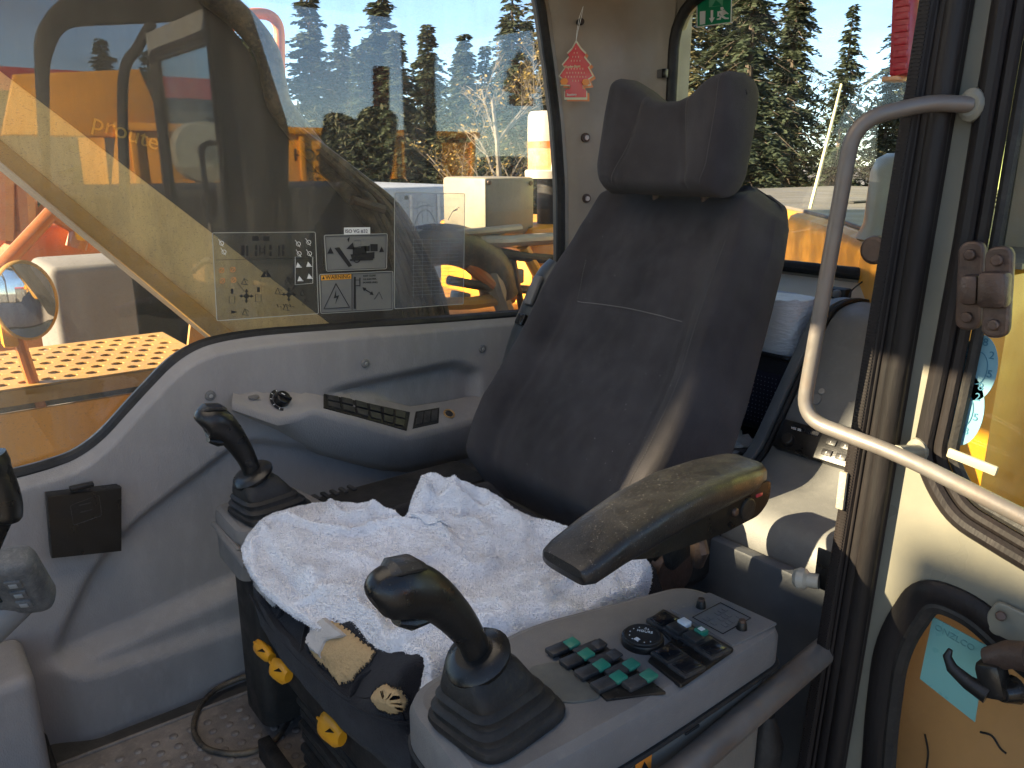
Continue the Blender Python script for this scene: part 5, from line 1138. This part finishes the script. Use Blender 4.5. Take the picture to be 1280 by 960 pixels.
# engine hood behind the rear window
hd_ = thing('engine_hood', (2.4, 1.2, .3), 'yellow engine hood with dull grey top behind the rear window', 'hood')
e1 = [px(880, 240, 2, .965), px(945, 247, 2, .965), px(1010, 260, 2, .965), px(1060, 275, 2, .965), px(1100, 292, 2, .965), px(1140, 312, 2, .965)]
e2 = smooth_path(e1, 4); out_ = [tuple(p.xy) for p in e2]+[(e2[-1].x+.10, e2[-1].y-.12), (5.2, e2[-1].y-.12), (5.2, 3.0), (e2[0].x, 3.0)]
b = B(); b.prism(out_, (0, 0, -.3), (1, 0, 0), (0, 1, 0), (0, 0, 1), 1.235, .03); b.out('hood_shell', YPAINT, hd_, 40)
topo = [(x+.05 if i < len(e2) else x, y) for i, (x, y) in enumerate(out_)]; b = B(); b.prism([(x*1.0+.02, y) for x, y in topo], (0, 0, .9355), (1, 0, 0), (0, 1, 0), (0, 0, 1), .010, .004); b.out('hood_top', mat('dull grey hood top', (.12, .105, .085), .6, var=.2, vs=3, dust=.4, dcol=(.19, .165, .13), ds=5, bump=.1), hd_, 40)
for k in range(7): B().bx((3.0, .7+k*.16, .9455), (4.4, .74+k*.16, .953), .002).out('hood_louvre', RUBBER, hd_)
b = B(); b.tube([V((p.x-.004, p.y, .71)) for p in e2], .006, 6); b.out('crease_line', RUBBER, hd_)
b = B(); b.tube([V((p.x-.01, p.y, .64)) for p in e2], (.022, .03), 8); b.out('rubber_skirt', RUBBER, hd_)
mq = px(1072, 285, 2, .965); mf = B(); zt_ = px(1100, 192, 0, mq.x+.22).z
mf.rings([[V((mq.x+.22+r_*math.cos(2*PI*k/28), mq.y-.02+r_*math.sin(2*PI*k/28), z)) for k in range(28)] for z, r_ in ((.93, .125), (.965, .112), (zt_-.04, .110), (zt_-.012, .10), (zt_, .08), (zt_+.002, .03))])
mf.out('exhaust_stack', mat('cream stack paint', (.48, .44, .32), .4, metal=.2, dust=.3, ds=5), None, 40, label='pale metal exhaust stack standing on the engine hood', cat='exhaust')
q = px(1098, 312, 0, e2[-1].x+.02); B().cyl(q+V((.02, 0, 0)), q-V((.02, 0, 0)), .024, n=20, bev=.006).out('hood_latch', STEEL, hd_)

B().tube([px(1003, 300, 0, 2.55), px(1027, 205, 0, 2.6), px(1052, 105, 0, 2.65)], [.007, .006, .004], 8).out('whip_antenna', mat('pale fibreglass', (.62, .58, .34), .5, bump=0), None, 35, label='thin pale whip antenna leaning behind the rear window', cat='antenna')
# ---- outside beyond the open door
sp = thing('body_side_panel', (1.25, .2, -.2), 'orange machine side panel seen through the lower door window', 'panel')
B().bx((1.16, -.6, -.4), (1.20, .52, .64), .01).out('panel_sheet', mat('tan orange panel', (.66, .35, .13), .55, var=.10, vs=3, bump=.1, bs=60, dust=.2, dcol=(.40, .22, .10), ds=4), sp)
for pts in ([(1225, 915), (1240, 920), (1250, 935), (1258, 942)], [(1156, 918), (1160, 940), (1158, 960)]): B().tube(smooth_path([px(x, y, 0, 1.158) for x, y in pts], 4), .0016, 5).out('scratch', INK, sp)
lm = thing('loader_arm', (1.9, .5, -.3), 'yellow steel arm with an oval cut-out behind the upper door window', 'arm')
def zy(x, y, X): p = px(x, y, 0, X); return (p.y, p.z)
LX = 1.75
plate('arm_plate', [zy(1165, 690, LX), zy(1240, 520, LX), zy(1300, 400, LX), zy(1420, 420, LX), zy(1420, 760, LX)], [rpoly([zy(1240, 575, LX), zy(1262, 525, LX), zy(1310, 500, LX), zy(1330, 560, LX), zy(1290, 592, LX)], .05, 5)], .06, (LX+.03, 0, 0), (0, 1, 0), (0, 0, 1), mat('weathered arm paint', (.50, .25, .05), .6, var=.15, vs=4, dust=.35, dcol=(.36, .23, .10), ds=5), lm, bev=.006)
B().sphere(px(1275, 560, 0, LX+.12), .10, (.6, 1, 1)).out('pivot_boss', RUBBER, lm)
gw = B().bx((7.5, -3.0, -1.3), (7.9, 3.45, 5.2), .02)
gw.out('green_shed', mat('pale green render', (.46, .53, .20), .9, var=.12, vs=3, bump=.6, bs=30, dust=.2, ds=2), None, 0, label='pale green rendered wall seen through the open door window', cat='shed')
vq = px(1276, 240, 0, 6.0); vn = thing('parked_van', (6.2, vq.y-.5, -1.3), 'pale blue grey van parked before the green wall', 'van')
VB = mat('van paint', (.36, .45, .5), .35, coat=.3)
B().bx((6.0, vq.y-1.9, -.9), (6.9, vq.y+.14, .65), .15, 4).out('body', VB, vn); B().bx((5.99, vq.y-1.6, .0), (6.02, vq.y+.02, .5), .05).out('windscreen', SCR, vn)
for y_ in (-1.6, -.25): B().cyl((6.0, vq.y+y_, -.95), (6.2, vq.y+y_, -.95), .34, n=20).out('wheel', RUBBER, vn)

# ---- beyond the side window: truck, blocks, orange machine
tk = thing('white_truck', px(480, 300, 1, 9.0), 'white box truck parked beyond the boom', 'truck')
a, c = px(385, 236, 1, 9.0), px(594, 300, 1, 9.0); B().bx((a.x, 9.0, -.6), (c.x, 12.5, a.z), .06, 3).out('box_body', mat('white truck paint', (.40, .43, .46), .4, var=.04, dust=.15, ds=1), tk)
for k in range(5): B().bx((a.x+.1+k*.42, 8.985, .0), (a.x+.14+k*.42, 9.0, a.z-.1)).out('side_rib', WHITE, tk, 0)
for x_ in (.5, 1.6): B().cyl((a.x+x_, 9.1, -.85), (a.x+x_, 9.4, -.85), .45, n=20).out('wheel', RUBBER, tk)
CON = mat('weathered concrete', (.17, .16, .145), .85, var=.15, vs=1.5, bump=.4, bs=20, dust=.35, dcol=(.12, .115, .10), ds=1.5, streak=3)
for k in range(4):
    a = px(60+92*k, 335, 1, 5.2); b = B(); b.bx((a.x, 5.2, -1.3), (a.x+.86, 5.9, a.z), .05, 3)
    b.out('concrete_block', CON, None, 35, label=('tall grey concrete block, %s along the walkway' % ('leftmost', 'second from left', 'third from left', 'last towards the seat')[k]), cat='concrete block', group='concrete blocks beyond the platform')
om = thing('orange_machine', px(60, 330, 1, 8.5), 'orange building machine with struts far left beyond the boom', 'machine')
a, c = px(-60, 285, 1, 8.5), px(140, 330, 1, 8.5); B().bx((a.x, 8.5, -1.0), (c.x, 10, a.z), .08, 3).out('body', ORANGE, om)
for (x0, y0, x1, y1) in ((0, 330, 68, 258), (5, 300, 5, 215), (35, 290, 30, 230), (62, 262, 130, 300), (95, 310, 110, 255)): B().tube([px(x0, y0, 1, 8.3), px(x1, y1, 1, 8.3)], .09, 8).out('strut', ORANGE, om)
B().bx(tuple(px(90, 300, 1, 8.4)), tuple(px(125, 270, 1, 8.2)), .03).out('lamp_box', YPAINT, om)
B().tube([px(0, 332, 1, 2.9), px(72, 255, 1, 2.9)], (.020, .012), 8).out('diagonal_stay', ORANGE, None, 35, label='orange diagonal stay bar in front of the round mirror', cat='bar')

# ================================================================== VEGETATION
BARK = mat('conifer bark', (.10, .075, .055), .95, var=.2, vs=6, bump=.4, bs=30)
def leafmat(name, c1, c2):
    m = mat(name, c1, .85, var=.35, vs=.5, bump=0, spec=.2, dust=.55, dcol=c2, ds=.35); n = m.node_tree.nodes; l = m.node_tree.links
    p = n['Principled BSDF']; tl = n.new('ShaderNodeBsdfTranslucent'); mx = n.new('ShaderNodeMixShader'); mx.inputs[0].default_value = .25
    l.new(p.inputs['Base Color'].links[0].from_socket, tl.inputs[0]); l.new(p.outputs[0], mx.inputs[1]); l.new(tl.outputs[0], mx.inputs[2]); l.new(mx.outputs[0], n['Material Output'].inputs[0]); return m
NEED = leafmat('spruce needles', (.050, .068, .040), (.085, .088, .045)); GOLD = leafmat('autumn larch needles', (.10, .10, .055), (.21, .16, .06))
def spruce_mesh(seed, H=10., RAD=2.3, dens=1.0, droop=.35, twig=.50, bare=.04, m=NEED):
    rnd = random.Random(seed); v, f = [], []; tv = B()
    tv.tube([(0, 0, 0), (.03, .02, H*.5), (0, 0, H*.99)], [H*.017, H*.010, .012], 8)
    nl = int(46*dens)
    for k in range(nl):
        fz = bare+(1-bare)*(k+rnd.random()*.6)/nl; z0_ = H*fz; L = RAD*(1-fz)**.95*rnd.uniform(.7, 1.2)+.08; nb = rnd.randint(5, 8)
        a0 = rnd.uniform(0, 6.28)
        for j in range(nb):
            a = a0+2*PI*j/nb+rnd.uniform(-.3, .3); l_ = L*rnd.uniform(.45, 1.25); z = min(H*.99, z0_+rnd.uniform(-.03, .03)*H); dx_, dy_ = math.cos(a), math.sin(a); up0 = rnd.uniform(-.05, .25)
            if l_ > .5: tv.tube([V((0, 0, z)), V((dx_*l_*.5, dy_*l_*.5, z+l_*(up0*.5-droop*.25))), V((dx_*l_*.95, dy_*l_*.95, z+l_*(up0-droop*.9)))], [.018, .012, .004], 3)
            ns = max(4, int(l_/.060*dens))
            for s_ in range(ns):
                t = (s_+rnd.random())/ns; p = V((dx_*l_*t, dy_*l_*t, z+l_*(up0*t-droop*t*t)+rnd.uniform(-.04, .04)))
                for sd in (-1, 1):
                    tl_ = twig*rnd.uniform(.5, 1.2)*(1-.45*t); d = V((dx_*.65-dy_*sd*.75, dy_*.65+dx_*sd*.75, rnd.uniform(-.55, .05))).normalized()*tl_; w_ = d.cross(V((rnd.uniform(-.7, .7), rnd.uniform(-.7, .7), 1))).normalized()*tl_*.25; n = len(v)
                    v += [p-w_*.4, p+d*.55-w_, p+d, p+d*.5+w_]; f.append((n, n+1, n+2, n+3))
    me = bpy.data.meshes.new('crown'); me.from_pydata([tuple(x) for x in v], [], f); me.materials.append(m)
    tm = bpy.data.meshes.new('trunk'); tm.from_pydata(tv.v, [], tv.f); tm.materials.append(BARK); return me, tm, H
SP = [spruce_mesh(11, RAD=3.1, twig=.52), spruce_mesh(12, RAD=2.7, droop=.2, twig=.50), spruce_mesh(13, RAD=3.4, dens=1.1, droop=.4, twig=.52)]
LA = [spruce_mesh(21, H=13, RAD=3.0, dens=.95, droop=.45, twig=.46, bare=.08, m=GOLD), spruce_mesh(22, H=13, RAD=2.9, dens=.95, droop=.5, twig=.46, bare=.05)]
def place_tree(kind, top, name, label, group, zr=None, base=-1.3):
    me, tm, H = kind; s_ = (top.z-base)/H
    t = thing(name, (top.x, top.y, base), label, 'tree', group)
    for n_, m in (('crown', me), ('trunk', tm)):
        o = bpy.data.objects.new(n_, m); COL.objects.link(o); o.parent = t
        o.scale = (s_*1.0, s_*1.0, s_); o.rotation_euler = (0, 0, zr if zr is not None else random.uniform(0, 6))
G1 = 'spruces beyond the side window'
for (x, y, Y, k, lab) in ((494, 36, 26, 0, 'tallest slim spruce against the sky beyond the side window'), (446, 56, 27, 1, 'second tallest spruce just left of the tallest one'), (410, 96, 30, 2, 'small pale spruce left of the two tall spires'), (386, 122, 33, 1, 'lowest spruce top beside the orange guard rail'), (309, 48, 30, 2, 'dark spruce behind the boom hose and orange rail'), (545, 110, 30, 2, 'bushy spruce right of the tallest spire'), (580, 40, 24, 0, 'spruce behind the bare birch twigs')):
    place_tree(SP[k], px(x, y, 1, Y), 'spruce_tree', lab, G1)
for (x, y, Y, k, lab) in ((640, -60, 20, 1, 'big dense conifer just left of the rear pillar'), (690, -140, 21, 0, 'golden larch half hidden by the rear pillar')):
    place_tree(LA[k], px(x, y, 1, Y), 'conifer_tree', lab, 'tall conifers near the rear pillar')
for (x, y, X, k, lab) in ((860, -170, 19, 0, 'golden green conifer behind the exit sign'), (905, -160, 22, 1, 'dark conifer behind the peak of the headrest'), (958, -190, 18, 1, 'tall straight-stemmed conifer in the middle of the rear window'), (1005, -90, 21, 1, 'conifer right of the middle in the rear window'), (1068, 2, 19, 1, 'pointed spruce with clear sky round its tip beside the red lamp'), (1120, 60, 22, 0, 'low conifer behind the grab rail'), (930, 30, 26, 0, 'distant yellowish conifer filling the gap low in the rear window'), (815, -120, 22, 1, 'conifer mostly hidden behind the headrest')):
    place_tree(LA[k] if k < 2 else SP[1], px(x, y, 0, X), 'conifer_tree', lab, 'conifers behind the rear window')
for k in range(24):       # dense row closing the yard behind the nearer trees
    x = 4+k*1.55+random.uniform(-.8, .8); y = 32+random.uniform(-2, 3)
    place_tree(SP[k % 3], V((x, y, 6.8+random.uniform(-1.2, 1.6))), 'spruce_tree', 'dark conifer in the dense row far beyond the truck', 'far row of conifers')
for k in range(12):
    x = 31+random.uniform(-2, 3); y = 8+k*2.2+random.uniform(-.8, .8)
    place_tree(LA[1], V((x, y, 9.0+random.uniform(-1.8, 1.8))), 'conifer_tree', 'dark conifer in the far row behind the rear window', 'far row behind the hood')
ug, uf = [], []; rnd = random.Random(31)
def brush(n, fx, fy, h):
    for _ in range(n):
        p = V((fx(), fy(), -1.3+h*rnd.random()**1.4)); s_ = rnd.uniform(.07, .2); u_ = V((rnd.uniform(-1, 1), rnd.uniform(-1, 1), rnd.uniform(-.8, .8))).normalized()*s_; w_ = u_.cross(V((rnd.uniform(-1, 1), rnd.uniform(-1, 1), 1))).normalized()*s_*.3; k = len(ug)
        ug.extend([p-u_, p+w_, p+u_, p-w_]); uf.append((k, k+1, k+2, k+3))
brush(20000, lambda: rnd.uniform(3, 40), lambda: rnd.uniform(24, 29), 4.2); brush(26000, lambda: rnd.uniform(23, 29), lambda: rnd.uniform(4, 34), 5.0)
B().add(ug, uf).out('undergrowth', leafmat('undergrowth leaves', (.045, .055, .032), (.10, .085, .04)), None, 0, kind='stuff', label='dark undergrowth along the edge of the yard', cat='undergrowth')
# bare birch
BB = mat('birch bark', (.15, .13, .10), .8, var=.3, vs=5, bump=.2)
def birch(base, H, seed):
    rnd = random.Random(seed); tb = B(); lv, lf_ = [], []
    def grow(p, d, L, r, dep):
        n = 4; pts = [p]; q = p.copy(); dd = d.copy()
        for _ in range(n):
            dd = (dd+V((rnd.uniform(-.16, .16), rnd.uniform(-.16, .16), rnd.uniform(-.05, .08)))).normalized(); q = q+dd*L/n; pts.append(q.copy())
        tb.tube(pts, [r*(1-.55*i/n) for i in range(n+1)], 5 if dep else 8)
        if dep < 4:
            for _ in range(6 if dep < 2 else 4):
                t = rnd.uniform(.35, 1); pp = pts[min(n, int(t*n))]; a = rnd.uniform(0, 6.28); nd = (dd*.8+V((math.cos(a), math.sin(a), rnd.uniform(-.1, .4)))*rnd.uniform(.5, .9)).normalized(); grow(pp.copy(), nd, L*rnd.uniform(.42, .62), r*.42, dep+1)
        else:
            for _ in range(2):
                pp = pts[rnd.randint(1, n)]; s_ = rnd.uniform(.05, .09); u_ = V((rnd.uniform(-1, 1), rnd.uniform(-1, 1), rnd.uniform(-1, 1))).normalized()*s_; w_ = u_.orthogonal().normalized()*s_*.6; m0 = len(lv); lv.extend([pp, pp+u_*.6+w_*.6, pp+u_*1.3, pp+u_*.6-w_*.6]); lf_.append((m0, m0+1, m0+2, m0+3))
    grow(V(base), V((0, 0, 1)), H*.6, H*.014, 0)
    t = thing('birch_tree', base, 'half bare birch with thin twigs and few yellow leaves left of the rear pillar', 'tree')
    tb.out('trunk', BB, t, 0); B().add(lv, lf_).out('crown', leafmat('birch leaves', (.22, .16, .05), (.3, .2, .06)), t, 0)
pb = px(622, -40, 1, 15); birch((pb.x, 15, -1.3), pb.z+1.3, 5)

# ================================================================== WHAT THE SIDE WINDOW MIRRORS: the yard behind the photographer
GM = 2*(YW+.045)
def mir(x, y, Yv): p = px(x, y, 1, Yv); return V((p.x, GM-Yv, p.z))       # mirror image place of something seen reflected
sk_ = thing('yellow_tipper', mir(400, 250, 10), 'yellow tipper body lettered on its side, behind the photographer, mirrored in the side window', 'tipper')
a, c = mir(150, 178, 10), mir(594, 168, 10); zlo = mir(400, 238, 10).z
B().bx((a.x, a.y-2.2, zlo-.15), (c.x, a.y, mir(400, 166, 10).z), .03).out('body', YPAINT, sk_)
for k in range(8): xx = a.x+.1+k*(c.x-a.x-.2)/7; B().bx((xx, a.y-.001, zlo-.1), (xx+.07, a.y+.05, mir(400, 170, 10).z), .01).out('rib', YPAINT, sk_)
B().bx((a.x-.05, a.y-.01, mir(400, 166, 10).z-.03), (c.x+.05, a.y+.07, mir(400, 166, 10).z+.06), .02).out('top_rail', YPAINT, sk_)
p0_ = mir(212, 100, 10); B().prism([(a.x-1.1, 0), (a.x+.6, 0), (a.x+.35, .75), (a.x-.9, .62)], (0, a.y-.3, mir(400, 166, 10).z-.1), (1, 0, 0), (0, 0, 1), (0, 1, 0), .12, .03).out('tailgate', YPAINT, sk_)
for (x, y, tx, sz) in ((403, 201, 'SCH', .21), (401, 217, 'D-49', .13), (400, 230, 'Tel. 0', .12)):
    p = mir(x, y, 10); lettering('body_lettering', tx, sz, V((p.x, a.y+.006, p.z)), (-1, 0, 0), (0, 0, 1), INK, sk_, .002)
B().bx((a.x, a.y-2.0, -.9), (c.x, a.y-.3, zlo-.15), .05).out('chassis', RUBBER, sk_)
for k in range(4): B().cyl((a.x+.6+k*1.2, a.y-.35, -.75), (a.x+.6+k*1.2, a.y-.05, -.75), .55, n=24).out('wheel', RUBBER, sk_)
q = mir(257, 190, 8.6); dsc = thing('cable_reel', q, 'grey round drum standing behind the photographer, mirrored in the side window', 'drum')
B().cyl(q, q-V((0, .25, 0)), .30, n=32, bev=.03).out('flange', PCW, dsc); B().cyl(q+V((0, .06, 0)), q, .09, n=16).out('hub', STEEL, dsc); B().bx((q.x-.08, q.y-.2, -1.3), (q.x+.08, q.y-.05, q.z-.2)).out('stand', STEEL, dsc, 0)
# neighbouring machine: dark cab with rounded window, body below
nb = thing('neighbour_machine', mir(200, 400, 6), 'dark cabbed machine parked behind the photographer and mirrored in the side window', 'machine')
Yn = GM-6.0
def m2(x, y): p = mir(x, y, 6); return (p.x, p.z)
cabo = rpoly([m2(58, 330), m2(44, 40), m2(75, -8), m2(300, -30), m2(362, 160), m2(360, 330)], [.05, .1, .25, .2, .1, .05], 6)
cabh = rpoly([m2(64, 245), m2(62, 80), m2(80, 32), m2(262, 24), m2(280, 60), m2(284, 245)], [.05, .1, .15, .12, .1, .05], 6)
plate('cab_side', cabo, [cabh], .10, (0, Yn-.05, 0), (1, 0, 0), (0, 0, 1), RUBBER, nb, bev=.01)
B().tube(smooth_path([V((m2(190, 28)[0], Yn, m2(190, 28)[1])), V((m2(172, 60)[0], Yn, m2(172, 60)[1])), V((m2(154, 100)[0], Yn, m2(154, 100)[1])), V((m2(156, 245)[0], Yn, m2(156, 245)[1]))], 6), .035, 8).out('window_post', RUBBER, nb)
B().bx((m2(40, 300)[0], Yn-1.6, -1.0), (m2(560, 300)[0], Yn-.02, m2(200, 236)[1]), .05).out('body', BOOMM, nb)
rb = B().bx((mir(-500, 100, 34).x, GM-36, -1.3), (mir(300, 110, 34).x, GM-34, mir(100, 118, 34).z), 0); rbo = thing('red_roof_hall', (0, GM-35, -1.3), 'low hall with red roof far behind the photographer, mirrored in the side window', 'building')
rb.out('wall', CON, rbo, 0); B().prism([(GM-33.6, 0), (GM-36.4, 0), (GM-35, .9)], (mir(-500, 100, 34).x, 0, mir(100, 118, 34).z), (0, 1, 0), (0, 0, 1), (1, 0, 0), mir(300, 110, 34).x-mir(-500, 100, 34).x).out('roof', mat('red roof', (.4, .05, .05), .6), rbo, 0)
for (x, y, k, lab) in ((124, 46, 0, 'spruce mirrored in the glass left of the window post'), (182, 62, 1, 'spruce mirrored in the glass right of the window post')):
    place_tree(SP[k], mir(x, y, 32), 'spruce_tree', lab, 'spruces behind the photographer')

# ================================================================== AHEAD OF THE CAB, outside the picture: added shapes that keep the low sun off the seat
XS = -6.0
def shade_at(y1, z1): k = (-.6-XS)/SUN.x; return y1-SUN.y*k, z1-SUN.z*k
BLOCKER = mat('blue blocker paint', (.05, .12, .20), .5, dust=.2, ds=1)
for nm, lb, ct, ya_, yb_, zz, cm in (('sun_blocker_stack', 'unseen blue container stack added to block the sun', 'container', -.6, 1.13, 1.41, BLOCKER), ('sun_blocker_cabin', 'unseen grey cabin shape added to block the sun', 'cabin', 1.14, 1.58, 1.28, CON)):
    y0, _ = shade_at(ya_, 0); y1, zt1 = shade_at(yb_, zz); hh = (zt1+1.3)/2
    cn = thing(nm, (XS-1.2, (y0+y1)/2, -1.3), lb, ct); n_c = max(4, int((y1-y0)/.2))
    for k in range(2):
        lv_ = B().bx((XS-2.4, y0, -1.3+hh*k), (XS, y1, -1.3+hh*(k+1)-.01), .03).out('blocker_wall', cm, cn)
        for i in range(n_c): yy = y0+.08+i*(y1-y0-.16)/(n_c-1); B().bx((XS-.001, yy-.04, -1.2+hh*k), (XS+.035, yy+.04, -1.4+hh*(k+1)), .01).out('blocker_corrugation', cm, lv_)
XS -= .5
y2, zt2 = shade_at(2.34, 1.80); ya, _ = shade_at(1.52, 0); yc = (ya+y2)/2
tn = thing('sun_blocker_tank', (XS, yc, -1.3), 'unseen upright steel tank added to block the sun', 'tank')
B().cyl((XS, yc, -1.3), (XS, yc, zt2), (y2-ya)/2, n=32, bev=.05).out('blocker_shell', AL, tn); B().cyl((XS, yc, zt2), (XS, yc, zt2+.06), .12, n=16).out('blocker_cap', STEEL, tn)
